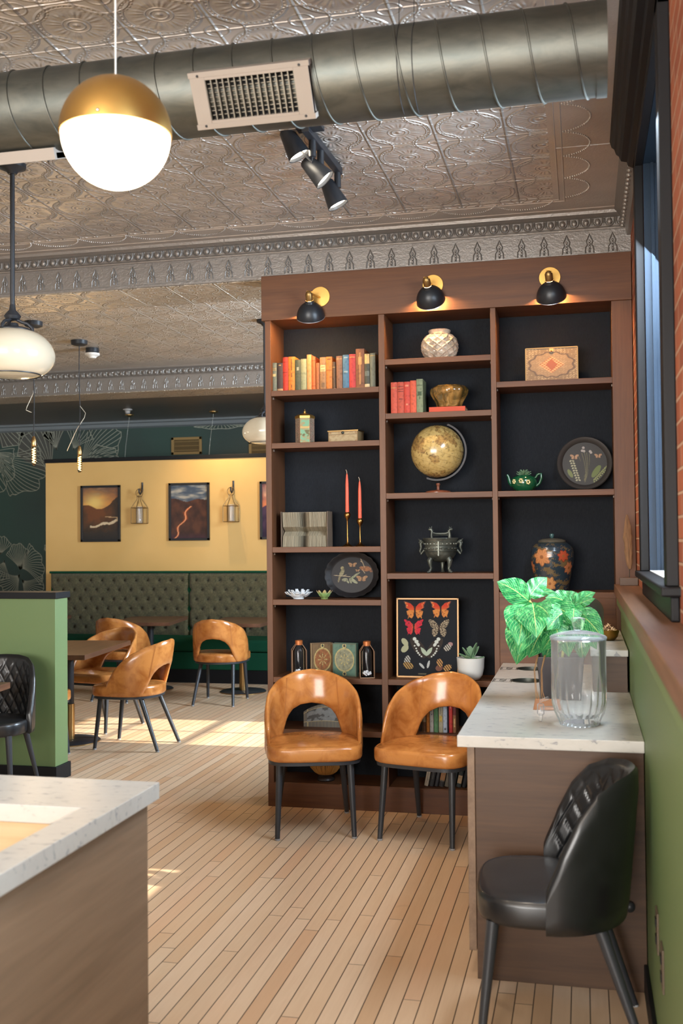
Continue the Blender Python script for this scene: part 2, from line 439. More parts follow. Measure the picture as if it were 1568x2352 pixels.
# windows: casing, crown, jamb, stool, sash, glass
M_JAMBSKY = mat('black jamb with painted sky sheen', (28, 44, 60), .45, spec=.3); nt, vec, (x, y, z) = coords(M_JAMBSKY)  # black paint; its blue sky reflection is put into the colour
bump(M_JAMBSKY, noise(nt, comb(nt, x*20, y, z*1.5), 40, 3), .25, .002)
M_GLASS = mat('window glass', (255, 255, 255), 0)
_nt = M_GLASS.node_tree; _t = _nt.nodes.new('ShaderNodeBsdfTransparent'); _g = _nt.nodes.new('ShaderNodeBsdfGlossy'); _g.inputs['Roughness'].default_value = 0
_f = _nt.nodes.new('ShaderNodeFresnel'); _f.inputs[0].default_value = 1.35; _m = _nt.nodes.new('ShaderNodeMixShader')
_nt.links.new(_f.outputs[0], _m.inputs[0]); _nt.links.new(_t.outputs[0], _m.inputs[1]); _nt.links.new(_g.outputs[0], _m.inputs[2])
_nt.links.new(_m.outputs[0], [q for q in _nt.nodes if q.type == 'OUTPUT_MATERIAL'][0].inputs[0])
M_SILLW = mat('white stone sill', (220, 226, 230), .4)
for wi, (a, c) in enumerate(WIN):
    if wi == 0: pass
    b = MB()
    zt = ZH-.0
    b.box(.252, XR, a-.11, a, ZS, zt+.05); b.box(.252, XR, c, c+.11, ZS, zt+.05); b.box(.252, XR, a-.11, c+.11, zt-.02, zt+.06)
    w = struct('window_%d' % (wi+1), b, M_BLACKTRIM, bev=.004)
    # moulded crown over the head, coved
    pr = [(XR, 3.30), (.262, 3.30), (.255, 3.315), (.232, 3.325), (.226, 3.345), (.200, 3.352), (.190, 3.375), (.178, 3.385), (.170, 3.41), (.158, 3.42), (.150, 3.448), (XR, 3.448)]
    b = MB(); b.rings([[(p, a-.14, z) for p, z in pr], [(p, c+.13, z) for p, z in pr]], 0, False); obj('crown', b, M_BLACKTRIM, w)
    b = MB(); b.box(XR, XO-.12, a, a+.02, ZS, ZH); b.box(XR, XO-.12, c-.02, c, ZS, ZH); b.box(XR, XO-.12, a, c, ZH-.02, ZH)
    b.box(XR+.03, XR+.045, c-.032, c-.02, ZS, ZH)
    obj('jamb', b, M_JAMBSKY, w)
    b = MB(); xs = XO-.16
    if wi == 2:
        for z_ in (1.9, 2.85): b.box(xs+.01, xs+.035, a, c, z_, z_+.03)
        b.box(xs+.01, xs+.035, (a+c)/2-.015, (a+c)/2+.015, ZS, ZH)
    for (y0, y1, z0, z1) in ((a, a+.07, ZS, ZH), (c-.07, c, ZS, ZH), (a, c, ZS, ZS+.08), (a, c, ZH-.08, ZH), (a, c, 2.36, 2.41)): b.box(xs, xs+.045, y0, y1, z0, z1)
    obj('sash', b, M_BLACKTRIM, w, bev=.003)
    obj('pane', MB().box(xs+.018, xs+.024, a+.05, c-.05, ZS+.05, ZH-.05), M_GLASS, w)
    b = MB(); b.box(.232, XR+.03, a-.16, c+.13, ZS-.03, ZS, 0); b.box(.262, XR, a-.13, c+.10, ZS-.11, ZS-.03, 0)
    obj('stool', b, M_BLACKTRIM, w, bev=.006)
    obj('sill', MB().box(XR, XO-.12, a+.0, c-.0, ZS-.028, ZS+.004), M_SILLW, w)
# other walls of the room
M_PLASTER = mat('warm grey plaster', (176, 170, 160), .7)
struct('wall_left', MB().box(XL-.15, XL, YB, YM+.2, 0, ZC+.1), M_PLASTER)
b = MB(); b.box(XL, -5.2, YB-.2, YB, 0, ZC+.1); b.box(.2, XO, YB-.2, YB, 0, ZC+.1); b.box(-5.2, .2, YB-.2, YB, 3.1, ZC+.1); b.box(-5.2, .2, YB-.2, YB, 0, .35)
struct('wall_front', b, M_PLASTER)
b = MB()
for x0 in (-5.2, -3.45, -1.7, .05): b.box(x0, x0+.14, YB-.14, YB-.02, .35, 3.1)
b.box(-5.2, .2, YB-.14, YB-.02, 2.3, 2.4)
w = struct('window_5', b, M_BLACKTRIM)  # unseen shop window, added for the ambient fill
obj('pane', MB().box(-5.2, .2, YB-.09, YB-.08, .35, 3.1), M_GLASS, w)

# mural wall: dark green paper with fans of fine pale lines
M_MURAL = mat('dark green wallpaper', (44, 62, 56), .6); nt, vec, (x, y, z) = coords(M_MURAL)
setc(M_MURAL, mix(nt, noise(nt, vec, 90, 2, .6), ramp(nt, noise(nt, vec, .55, 2), [(.38, (40, 46, 46)), (.6, (38, 72, 62))]), (56, 72, 66)))
M_LINE = mat('pale wallpaper line', (146, 148, 132), .6)
M_PETAL = mat('mauve brown wallpaper petal', (74, 74, 68), .65)
b = MB().box(XL, XO, YM, YM+.2, 0, 3.3)
def petal(root, tip, hw, n, side=0, fill=None, w=.0085, curl=.25, yy=YM, scal=.10):
    """fan of curved lines from a root pixel towards a tip pixel"""
    R0 = P(*root, Y=yy); T = P(*tip, Y=yy); R0 = Vector((R0.x, R0.z)); T = Vector((T.x, T.z))
    d = T-R0; L = d.length; d.normalize(); nrm = Vector((-d.y, d.x))
    W = (P(tip[0]+hw, tip[1], Y=yy)-P(*tip, Y=yy)).length
    outer = []; n = max(5, int(n*.62))
    for i in range(n+1):
        t = -1+2*i/n
        e = R0+d*L*(1-.38*abs(t)**2.2+scal*(abs(math.sin(t*PI*1.5))-.5))+nrm*W*t
        c1 = R0+d*L*.30+nrm*W*(t*.10+curl*side); c2 = R0+d*L*.72+nrm*W*(t*1.18+curl*side*.6)
        pts = []
        for k in range(17):
            s = k/16; q = R0*(1-s)**3+c1*3*s*(1-s)**2+c2*3*s*s*(1-s)+e*s**3; pts.append(q)
        outer.append(e)
        rs = []
        for k, q in enumerate(pts):
            tt = (pts[min(k+1, 16)]-pts[max(k-1, 0)]).normalized(); m_ = Vector((-tt.y, tt.x))*w*.5*(.55+.5*k/16)
            rs.append((q+m_, q-m_))
        vs = [(p_.x, yy-.0025, p_.y) for pr_ in rs for p_ in pr_]
        b._add(vs, [(2*k, 2*k+1, 2*k+3, 2*k+2) for k in range(16)], 1)
    for i in range(n):
        q0, q1 = outer[i], outer[i+1]; tt = (q1-q0).normalized(); m_ = Vector((-tt.y, tt.x))*w*.5
        b._add([(p_.x, yy-.003, p_.y) for p_ in (q0+m_, q0-m_, q1-m_, q1+m_)], [(0, 1, 2, 3)], 1)
    if fill:
        vs = [(R0.x, yy-.0015, R0.y)]+[(p_.x, yy-.0015, p_.y) for p_ in outer]
        b._add(vs, [(0, i+1, i+2) for i in range(n)], 2)
for args in (
    ((-20, 1030), (95, 1105), 60, 26, -1, None), ((-60, 1040), (20, 1110), 60, 20, 1, None),
    ((-30, 960), (50, 1010), 36, 16, 1, 1), ((110, 985), (30, 960), 34, 14, 0, None), ((130, 1035), (118, 975), 24, 12, 0, 1),
    ((168, 1035), (190, 975), 34, 14, 0, None), ((180, 1075), (268, 985), 44, 18, 1, None), ((175, 1085), (268, 1042), 34, 16, 1, None), ((120, 1095), (60, 985), 46, 14, -1, 1), ((160, 1090), (210, 1066), 14, 9, 0, None),
    ((46, 1310), (38, 1250), 26, 22, 0, None), ((46, 1308), (98, 1292), 44, 24, 1, None), ((0, 1275), (4, 1232), 22, 14, -1, None), ((10, 1286), (-10, 1330), 26, 14, 1, None),
    ((46, 1318), (4, 1350), 34, 20, 1, None), ((50, 1330), (94, 1362), 34, 20, -1, None), ((100, 1266), (112, 1255), 8, 8, 0, None),
    ((505, 966), (505, 985), 60, 22, 0, None), ((620, 1040), (598, 1052), 18, 8, 0, None), ((-140, 1200), (-40, 1160), 60, 20, 0, None), ((-120, 1010), (-220, 1080), 60, 20, 0, None)):
    petal(*args)
struct('wall_back', b, [M_MURAL, M_LINE, M_PETAL])
b = MB(); pr = [(0, 3.195), (.09, 3.195), (.085, 3.17), (.05, 3.16), (.04, 3.12), (.012, 3.105), (0, 3.10)]
b.rings([[(XL, YM-a, z) for a, z in pr], [(XO, YM-a, z) for a, z in pr]], 0, False)
struct('trim_6', b, mat('grey painted crown', (112, 118, 120), .45))

# sage green half wall on the left
b = MB().box(XL, -3.44, 6.39, 6.563, 0, 1.215)
hw = struct('wall_left', b, M_GREEN)
obj('cap', MB().box(XL, -3.425, 6.375, 6.578, 1.215, 1.258), M_BLACKTRIM, hw, bev=.003)
tag(obj('baseboard_left', MB().box(XL, -3.424, 6.374, 6.579, 0, .10), M_BLACKTRIM, bev=.003), kind='structure')
# mustard partition behind the banquette
b = MB().box(-6.45, -.4, 11.76, 11.90, 0, 2.562)
hw = struct('wall_back', b, M_YELLOW)
obj('cap', MB().box(-6.465, -.385, 11.745, 11.915, 2.562, 2.61), M_BLACKTRIM, hw, bev=.003)
# ------------------------------------------------------------------ bookcase
YB0 = 6.055; YBK = 6.345
bc = thing('bookcase', 'tall built-in walnut bookcase with three bays and a charcoal back', 'bookcase', (-.79, YB0, 0))
def bpart(name, x0, x1, y0, y1, z0, z1, m=M_CASE, bev=.0015, label=None):
    o = obj(name, MB().box(x0+.79, x1+.79, y0-YB0, y1-YB0, z0, z1), m, bc, bev=bev, label=label); return o
bpart('side_panel', -1.860, -1.825, YB0, YBK+.02, .14, 2.922, M_CASEV)
bpart('divider', -1.161, -1.125, YB0, YBK+.02, .14, 2.922, M_CASEV)
bpart('divider', -.503, -.473, YB0, YBK+.02, .14, 2.922, M_CASEV)
bpart('side_panel', .175, .286, YB0, YBK+.02, 0, 2.922, M_CASEV)
bpart('header', -1.878, .286, YB0-.012, YBK+.02, 2.922, 3.193)
bpart('back_panel', -1.85, .20, YBK, YBK+.018, .10, 2.93, M_BACKING)
bpart('toe_kick', -1.862, .175, YB0, YBK, 0, .14)
bpart('lower_panel', -.473, .175, YB0+.006, YB0+.03, .14, 1.283, M_CASE)
SH = [[2.496, 2.179, 1.551, 1.236, .771, .462], [2.654, 2.334, 1.863, 1.392, .771, .462], [2.493, 1.863, 1.283]]
BX = [(-1.825, -1.161), (-1.125, -.503), (-.473, .175)]
for k in range(3):
    for z_ in SH[k]: bpart('shelf', BX[k][0], BX[k][1], YB0+.004, YBK, z_-.033, z_)
    if k < 2: bpart('shelf', BX[k][0], BX[k][1], YB0+.004, YBK, .14-.03, .145)
    # shelf pins seen as little marks
    for z_ in SH[k][:4]:
        for xx in (BX[k][0], BX[k][1]): obj('shelf_pin', MB().box(xx+.79-.006, xx+.79+.006, .04, .052, z_-.048, z_-.036), M_PIN, bc)

# ------------------------------------------------------------------ worktop cabinet on the right
cab = thing('cabinet', 'dark brown cabinet with two round waste openings in its white worktop, along the green wall', 'cabinet', (-.13, 4.9, 0))
def cpart(name, x0, x1, y0, y1, z0, z1, m, bev=.0015, **k): return obj(name, MB().box(x0+.13, x1+.13, y0-4.9, y1-4.9, z0, z1), m, cab, bev=bev, **k)
cpart('end_panel', -.395, .197, 3.843, 3.865, .0, .838, M_COUNTERWOOD)
cpart('body', -.395, .197, 3.865, 6.045, .10, .838, M_COUNTERWOODY)
cpart('toe_kick', -.350, .197, 3.865, 6.045, 0, .10, M_BLACKTRIM)
for y0, y1 in ((3.845, 4.38), (4.385, 4.92), (4.925, 5.46), (5.465, 6.04)):
    cpart('door', -.424, -.397, y0, y1, .10, .835, M_COUNTERWOODY)
# worktop with two round holes: boolean cut
top = cpart('worktop', -.457, .199, 3.818, 6.052, .838, .88, M_MARBLE, bev=.004)
HOLES = [P(1246, 1535, Z=.88), P(1232, 1561, Z=.88)]
for hI, hp in enumerate(HOLES):
    hp = Vector((-.285+hI*.0, (5.80, 5.32)[hI], .88)); HOLES[hI] = hp
def cut_hole(b, x0, x1, y0, y1, z0, z1, holes, r, seg=36):
    """slab with round holes, built as strips"""
    vs_t = []
    ys = sorted(h.y for h in holes)
    prev = y0
    for hy in ys:
        h = [q for q in holes if q.y == hy][0]
        ya, yb = hy-r-.03, hy+r+.03
        b.box(x0, x1, prev, ya, z0, z1)
        n = seg; sq = []
        ci = [(h.x+r*math.cos(2*PI*k/n), hy+r*math.sin(2*PI*k/n)) for k in range(n)]
        for k in range(n):
            a = 2*PI*k/n; dx, dy = math.cos(a), math.sin(a)
            tx = ((x1-h.x) if dx > 0 else (x0-h.x))/dx if abs(dx) > 1e-9 else 1e9
            ty = ((yb-hy) if dy > 0 else (ya-hy))/dy if abs(dy) > 1e-9 else 1e9
            t = min(tx, ty); sq.append((h.x+dx*t, hy+dy*t))
        for cx_, cy_ in ((x0, ya), (x1, ya), (x0, yb), (x1, yb)):
            j = min(range(n), key=lambda q: (sq[q][0]-cx_)**2+(sq[q][1]-cy_)**2); sq[j] = (cx_, cy_)
        vs = [(x_, y_, z1) for x_, y_ in sq]+[(x_, y_, z1) for x_, y_ in ci]+[(x_, y_, z0) for x_, y_ in sq]+[(x_, y_, z0) for x_, y_ in ci]
        fs = []
        for k in range(n):
            k2 = (k+1) % n
            fs += [(k, k2, n+k2, n+k), (2*n+k, 3*n+k, 3*n+k2, 2*n+k2), (n+k, n+k2, 3*n+k2, 3*n+k), (k, 2*n+k, 2*n+k2, k2)]
        b._add(vs, fs); prev = yb
    b.box(x0, x1, prev, y1, z0, z1)
bpy.data.objects.remove(top)
b = MB(); b.M = Matrix.Translation((.13, -4.9, 0)); cut_hole(b, -.457, .199, 3.818, 6.052, .838, .88, HOLES, .075)
top = obj('worktop', b, M_MARBLE, cab, bev=.003)
for h in HOLES:
    b = MB(); b.M = Matrix.Translation((h.x+.13, h.y-4.9, 0))
    b.rings([[(r_*math.cos(2*PI*k/36), r_*math.sin(2*PI*k/36), z_) for k in range(36)] for r_, z_ in ((.078, .8805), (.079, .883), (.073, .8835), (.0715, .876), (.0715, .845))], 0, True, False, False)
    obj('waste_ring', b, M_DARKBRONZE, cab)
    b = MB(); b.M = Matrix.Translation((h.x+.13, h.y-4.9, 0)); b.lathe([(.074, .842), (.074, .8425)], 24); obj('bin_shadow_plate', b, mat('bin shade black', (14, 14, 15), .7), cab)  # black disc stands in for the shade inside the opening
# engraved labels beside the openings: double end bars, outline, block of tiny lettering
M_INK = mat('engraved dark ink', (60, 58, 56), .6)
for h in HOLES:
    b = MB(); cx, cy = h.x-.118+.13, h.y-4.9; zt = .8802
    def rc(x0, x1, y0, y1): b.box(cx+x0, cx+x1, cy+y0, cy+y1, zt, zt+.0006)
    w_, d_ = .037, .062
    for s in (-1, 1):
        rc(*(sorted((s*(w_+.006), s*(w_+.011)))), -d_, d_)
        rc(*(sorted((s*w_, s*(w_+.003)))), -d_*.85, d_*.85)
    rc(-w_, w_, d_*.82, d_*.87); rc(-w_, w_, -d_*.87, -d_*.82)
    for k in range(5):
        for q in range(6):
            if (k*7+q*3) % 5: rc(-.016+q*.0056, -.0118+q*.0056, -.040+k*.018, -.030+k*.018)
    obj('engraved_label', b, M_INK, cab)
obj('door_bumper', MB().lathe([(.001, 0), (.018, 0), (.018, .02), (.008, .028), (0.001, .028)], 18), M_BLACKMETAL, cab, loc=(.17+.10, 3.843-4.9-.0, .30)).rotation_euler = (PI/2, 0, 0)
# raised block at the back
rb = thing('raised_shelf', 'low raised counter block with pale stone top at the back of the worktop', 'shelf', (.11, 5.5, .88))
obj('body', MB().box(-.075, .080, -.51, .53, 0, .165), M_COUNTERWOOD, rb, bev=.001)
obj('stone_top', MB().box(-.085, .084, -.525, .53, .165, .195), M_MARBLE, rb, bev=.003)

# ------------------------------------------------------------------ near service counter, left
ncx = thing('counter', 'foreground service counter with white stone top and cut-out, brown wood side', 'counter', (-2.4, 1.6, 0))
ox, oy = 2.4, -1.6
b = MB()
X0, X1, Y0, Y1 = -4.2, -1.205, -.9, 2.852
hx0, hx1, hy0, hy1 = -3.2, -1.295, .6, 2.54
for (a, c, d, e) in ((X0, X1, Y0, hy0), (X0, X1, hy1, Y1), (X0, hx0, hy0, hy1), (hx1, X1, hy0, hy1)):
    b.box(a+ox, c+ox, d+oy, e+oy, .852, .90)
obj('stone_top', b, M_MARBLE, ncx, bev=.002)
b = MB()
b.box(-1.25+ox, -1.23+ox, Y0+oy, Y1-.03+oy, 0, .852); b.box(-4.15+ox, -1.25+ox, Y1-.05+oy, Y1-.03+oy, 0, .852); b.box(-4.15+ox, -4.13+ox, Y0+oy, Y1-.05+oy, 0, .852)
obj('body', b, wood('mid brown grained laminate', (104, 84, 66), (142, 118, 96), 'y', .5, .5), ncx)
obj('inset_tray', MB().box(hx0-.02+ox, hx1+.02+ox, hy0-.02+oy, hy1+.02+oy, .83, .8515), wood('pale birch board', (206, 168, 120), (226, 190, 142), 'x', .5), ncx)

# ------------------------------------------------------------------ duct
M_DUCT = mat('galvanised spiral duct', (104, 104, 97), .3, .85); nt, vec, (x, y, z) = coords(M_DUCT)
dn = noise(nt, comb(nt, x*2.0, y*6, z*6), 3, 5, .6, .6)
setc(M_DUCT, ramp(nt, dn, [(.3, (80, 83, 79)), (.7, (104, 104, 97))]))
rr_ = nt.nodes.new('ShaderNodeMapRange'); nt.links.new(dn.s, rr_.inputs[0]); rr_.inputs[3].default_value = .40; rr_.inputs[4].default_value = .54
nt.links.new(rr_.outputs[0], bsdf(M_DUCT).inputs['Roughness'])
DY, DZ, DR, DX1 = 3.51, 3.20, .148, .096
duct = thing('air_duct', 'large galvanised spiral air duct hanging under the tin ceiling', 'duct', (-1.8, DY, DZ))
dx = 1.8
b = MB(); seg = 64; L0 = -5.2; n = int((DX1-L0)/.02)
rs = []
for i in range(2):
    X_ = (L0, DX1)[i]
    rs.append([(X_+dx, DR*math.cos(2*PI*k/seg), DR*math.sin(2*PI*k/seg)) for k in range(seg)])
b.rings(rs, 0, True, True, True)
obj('tube', b, M_DUCT, duct)
b = MB(); pitch = .142
x = DX1-.03
while x > -4.4:
    pts = [(x+dx+pitch*k/48-pitch, (DR+.0015)*math.cos(2*PI*k/48), (DR+.0015)*math.sin(2*PI*k/48)) for k in range(49)]
    b.tube(pts, .0036, 6); x -= pitch
obj('spiral_seam', b, M_DUCT, duct)
b = MB(); b.rings([[(DX1+dx-a, r_*math.cos(2*PI*k/seg), r_*math.sin(2*PI*k/seg)) for k in range(seg)] for a, r_ in ((.03, DR), (.03, DR+.003), (-.004, DR+.003), (-.004, DR-.02))], 0, True, False, True)
obj('end_cap', b, M_DUCT, duct)
for px_ in (908, 943):
    q = P(px_+2, 130, Y=DY-DR); b = MB()
    pts = [(q.x+dx, -DR*.55, ZC-DZ)]+[(q.x+dx, -(DR+.002)*math.sin(PI*k/20), (DR+.002)*math.cos(PI*k/20)) for k in range(4, 21)]
    b.tube(pts, .0013, 5); obj('hanging_wire', b, M_BLACKMETAL, duct)
# vent registers on the duct: part of the duct
def register(pxc, wid, name, tilt, hgt=.182, lou=True):
    g = bpy.data.objects.new(name, None); COL.objects.link(g); g.parent = duct
    q = P(*pxc, Y=DY-DR*.8)
    g.location = (q.x+dx, -math.cos(tilt)*(DR+.012), -math.sin(tilt)*(DR+.012)); g.rotation_euler = (tilt, 0, 0)   # local -Y faces out
    return g
def reg_parts(g, wid, hgt, pads):
    fr = MB(); a, c = wid/2, hgt/2; ia0, ia1, ic = -a+pads[0], a-pads[1], c-pads[2]
    fr.box(-a, ia0, -.012, .012, -c, c); fr.box(ia1, a, -.012, .012, -c, c)
    fr.box(ia0, ia1, -.012, .012, ic, c); fr.box(ia0, ia1, -.012, .012, -c, -ic)
    fr.box(-a-.004, a+.004, -.013, .03, c-.002, c+.016); fr.box(-a-.004, a+.004, -.013, .03, -c-.016, -c+.002)
    fr.box(-a, -a+.003, -.01, .05, -c, c); fr.box(a-.003, a, -.01, .05, -c, c)
    for sx in (-1, 1):
        for sz in (-1, 1):
            fr.M = Matrix.Translation((sx*(a-.03), -.014, sz*(c+.004))) @ Matrix.Rotation(PI/2, 4, 'X'); fr.lathe([(.004, 0), (.005, .001), (.003, .003)], 10, mi=1); fr.M = Matrix()
    obj('register_frame', fr, [M_WHITEPAINT, M_BLACKMETAL], g, bev=.001)
    sl = MB(); w_ = ia1-ia0; n = 15
    for k in range(n+1):
        x = ia0+w_*k/n; sl.box(x-.0022, x+.0022, -.010, .008, -ic, ic)
    for k in range(1, 9):
        z_ = -ic+2*ic*k/9; sl.box(ia0, ia1, .004, .014, z_-.0015, z_+.0015)
    obj('louvres', sl, mat('grey metal slats', (118, 116, 110), .4, .6), g)
    obj('dark_opening', MB().box(ia0, ia1, .016, .020, -ic, ic), mat('dark duct inside', (22, 24, 26), .7), g)
g = register((583, 222), .415, 'vent_register', math.radians(33)); reg_parts(g, .418, .155, (.052, .052, .012))
g = register((-190, 330), .415, 'vent_register', math.radians(112)); reg_parts(g, 1.0, .14, (.052, .052, .012))

# ------------------------------------------------------------------ chairs
M_ORANGE = leather('cognac leather', (150, 88, 38), (190, 126, 66), .24)
M_SEAM = mat('cognac stitching', (170, 108, 56), .6)
M_BLACKLEA = leather('black leather', (14, 15, 17), (23, 24, 26), .36)
M_LEG = mat('dark grey chair leg', (48, 50, 54), .38, .1)
M_FOOT = mat('grey plastic glide', (150, 152, 154), .5)
def outline(t, a=.262, bf=.272, bb=.238, e=5.0):
    """closed seat outline, t in 0..1, squarish front (y<0), round back"""
    A = 2*PI*t; c, s = math.cos(A), math.sin(A)
    ex = e if s < 0 else 2.1
    q = (abs(c)**ex+abs(s)**ex)**(-1/ex)
    return (a*q*c, (bf if s < 0 else bb)*q*s)
def seat_mb(z0, z1, dome=.012, ins=1.0, n=56, **k):
    b = MB(); rs = []
    h = z1-z0
    for inset, z_ in ((.05, z0), (.010, z0), (.003, z0+.006), (0, z0+.016), (0, z1-.016), (.003, z1-.006), (.009, z1), (.012, z1-.0015), (.018, z1+.001), (.07, z1+dome*.6), (.16, z1+dome)):
        rs.append([((x*(1-inset/.255)), (y*(1-inset/.255)), z_) for x, y in [outline(i/n, **k) for i in range(n)]])
    b.rings(rs, 0, True); return b
def shell_pt(u, z, off, lean, r=.240, rb=.228, yf=-.13):
    """point of the wrap-round back: u = arc length 0..1.04 round the back, lean pushes it backwards with height"""
    Ls, Lq = -yf, .52+yf
    s = u-.52; su = .52-abs(s); sg = -1 if s < 0 else 1
    if su < Ls: x, y, nx, ny = r, yf+su, 1, 0
    else:
        th = (su-Ls)/Lq*PI/2; x, y = r*math.cos(th), rb*math.sin(th); nx, ny = math.cos(th), math.sin(th)
    k = max(0, (z-.42)/.47)
    yy = y+lean*k*(.25+.75*max(0, ny))*1.0
    xx = x*(1-.05*k*ny)
    return (sg*(xx+off*nx), yy+off*ny, z)
OT = ([0, .03, .07, .13, .20, .295, .41, .52], [.455, .53, .60, .665, .73, .782, .817, .830])
def ozbot(u):
    su = .52-abs(u-.52); th = 90-(su-.13)/.39*90
    return lerp_tab(-th, [-90, -52, -48, -43, -36, -27, -15, 0], [.418, .418, .445, .49, .575, .618, .642, .650]) if su > .13 else .418
def orange_chair(loc, rz, label, group):
    t = thing('dining_chair', label, 'chair', loc, rz, group)
    obj('seat', seat_mb(.412, .488), M_ORANGE, t)
    b = MB(); n = 56; rs = []
    for ins, z_ in ((.016, .392), (.010, .394), (.010, .414), (.03, .415)): rs.append([(x*(1-ins/.255), y*(1-ins/.255), z_) for x, y in [outline(i/n) for i in range(n)]])
    b.rings(rs, 0, True); obj('seat_frame', b, M_LEG, t)
    b = MB(); cols = []; nu = 64
    for i in range(nu+1):
        u = 1.04*i/nu; su = .52-abs(u-.52)
        zt = lerp_tab(su, *OT); zb = ozbot(u); th = .012+.020*min(1, su/.10)
        loop = []
        m = 7
        for k in range(m+1):
            z_ = zb+(zt-zb)*k/m; e = 0 if 0 < k < m else .006
            loop.append(shell_pt(u, z_, .0+e, .075))
        loop.append(shell_pt(u, zt+.008, th*.5, .075))
        for k in range(m, -1, -1):
            z_ = zb+(zt-zb)*k/m; e = 0 if 0 < k < m else .006
            loop.append(shell_pt(u, z_, th-e, .075))
        loop.append(shell_pt(u, zb-.006, th*.5, .075))
        cols.append(loop)
    b.rings(cols, 0, True); obj('backrest', b, M_ORANGE, t, sharp=75)
    for sgn in (-1, 1):
        u = .52+sgn*.165; b = MB()
        for off, sg2 in ((-.0008, 1), (.0328, 1)):
            for dd in (-.003, .003): b.tube([shell_pt(u+dd+sgn*.018*(1-k/10), ozbot(u)+.006+(lerp_tab(.52-abs(u-.52), *OT)-ozbot(u)-.008)*k/10, off, .075) for k in range(11)], .0009, 4)
        obj('seam', b, M_SEAM, t)
    for (x0, y0, x1, y1) in ((-.19, -.19, -.205, -.235), (.19, -.19, .205, -.235), (-.16, .13, -.20, .285), (.16, .13, .20, .285)):
        b = MB(); b.tube([(x0, y0, .40), (x1, y1, .008)], [.0195, .0135], 14); lg = obj('leg', b, M_LEG, t)
        obj('foot_cap', MB().lathe([(.013, 0), (.0145, .002), (.0145, .010)], 12, x1, y1), M_FOOT, lg)
    return t
first = None
ORANGE = [
    (-1.475, 5.66, .29, 'cognac leather chair in front of the bookcase, the left of the two there', 'cognac leather chairs'),
    (-.815, 5.66, -.25, 'cognac leather chair half behind the white worktop, in front of the bookcase', None),
    (-3.43, 7.63, -1.60, 'cognac leather chair seen from behind, on the sunlit floor right of the near table', None),
    (-4.02, 8.31, -.22, 'cognac leather chair on the far side of the near table, seat facing out', None),
    (-4.56, 9.90, PI-.12, 'cognac leather chair seen from behind at the middle banquette table, left one', None),
    (-3.50, 9.83, PI+.06, 'cognac leather chair seen from behind by the dark banquette, next to the bookcase', None),
    (-4.02, 7.03, PI-.1, 'cognac leather chair mostly hidden behind the green half wall', None)]
for i, (x, y, a, lb, gp) in enumerate(ORANGE):
    if first is None: first = orange_chair((x, y, 0), a, lb, 'cognac leather chairs')
    else:
        c = copy_tree(first); c.location = (x, y, 0); c.rotation_euler.z = a; c['label'] = lb
BT = ([0, .03, .07, .13, .20, .295, .41, .52], [.455, .545, .635, .735, .80, .835, .848, .85])
def black_chair(loc, rz, label):
    t = thing('quilted_chair', label, 'chair', loc, rz, 'black quilted chairs')
    obj('seat', seat_mb(.405, .486, .010, a=.25, bf=.245, bb=.205, e=3.6), M_BLACKLEA, t)
    b = MB(); nu = 120; loops = []; m = 44
    for i in range(nu+1):
        u = 1.0*i/nu; u = .02+u
        su = .52-abs(u-.52); zt = lerp_tab(su, *BT)-.0; zb = .40+.0*su
        # round the top corners
        loop = []
        for k in range(m+1):
            s_ = k/m; z_ = zb+(zt-zb)*s_
            A = (u-.52)*PI/.046; B = z_*PI/.046*.8
            qd = min(abs(math.sin((A+B)/2)), abs(math.sin((A-B)/2)))
            edge = min(1, min(su-.03, zt-z_-.01)/.05); edge = max(0, edge)
            loop.append(shell_pt(u, z_, -.009*edge*min(1, qd*1.9)+(.006 if k in (0, m) else 0), .045, rb=.20, yf=-.05))
        loop.append(shell_pt(u, zt+.012, .018, .045, rb=.20, yf=-.05))
        for k in range(8, -1, -1):
            z_ = zb+(zt-zb)*k/8; loop.append(shell_pt(u, z_, .036-(.006 if k in (0, 8) else 0), .045, rb=.20, yf=-.05))
        loop.append(shell_pt(u, zb-.006, .018, .045, rb=.20, yf=-.05)); loops.append(loop)
    b.rings(loops, 0, True); obj('backrest', b, M_BLACKLEA, t, sharp=70)
    for (x0, y0, x1, y1) in ((-.19, -.19, -.225, -.235), (.19, -.19, .225, -.235), (-.17, .13, -.215, .27), (.17, .13, .215, .27)):
        b = MB(); b.tube([(x0, y0, .41), (x1, y1, .004)], [.021, .0115], 14); lg = obj('leg', b, M_LEG, t)
        obj('foot_cap', MB().lathe([(.010, 0), (.012, .002), (.012, .008)], 12, x1, y1), M_FOOT, lg)
    return t
bch = black_chair((-.110, 3.50, 0), -PI/2+.05, 'black quilted leather chair in the right foreground beside the worktop cabinet')
c = copy_tree(bch); c.location = (-3.66, 5.97, 0); c.rotation_euler.z = .16; c['label'] = 'black quilted leather chair against the green half wall on the left'

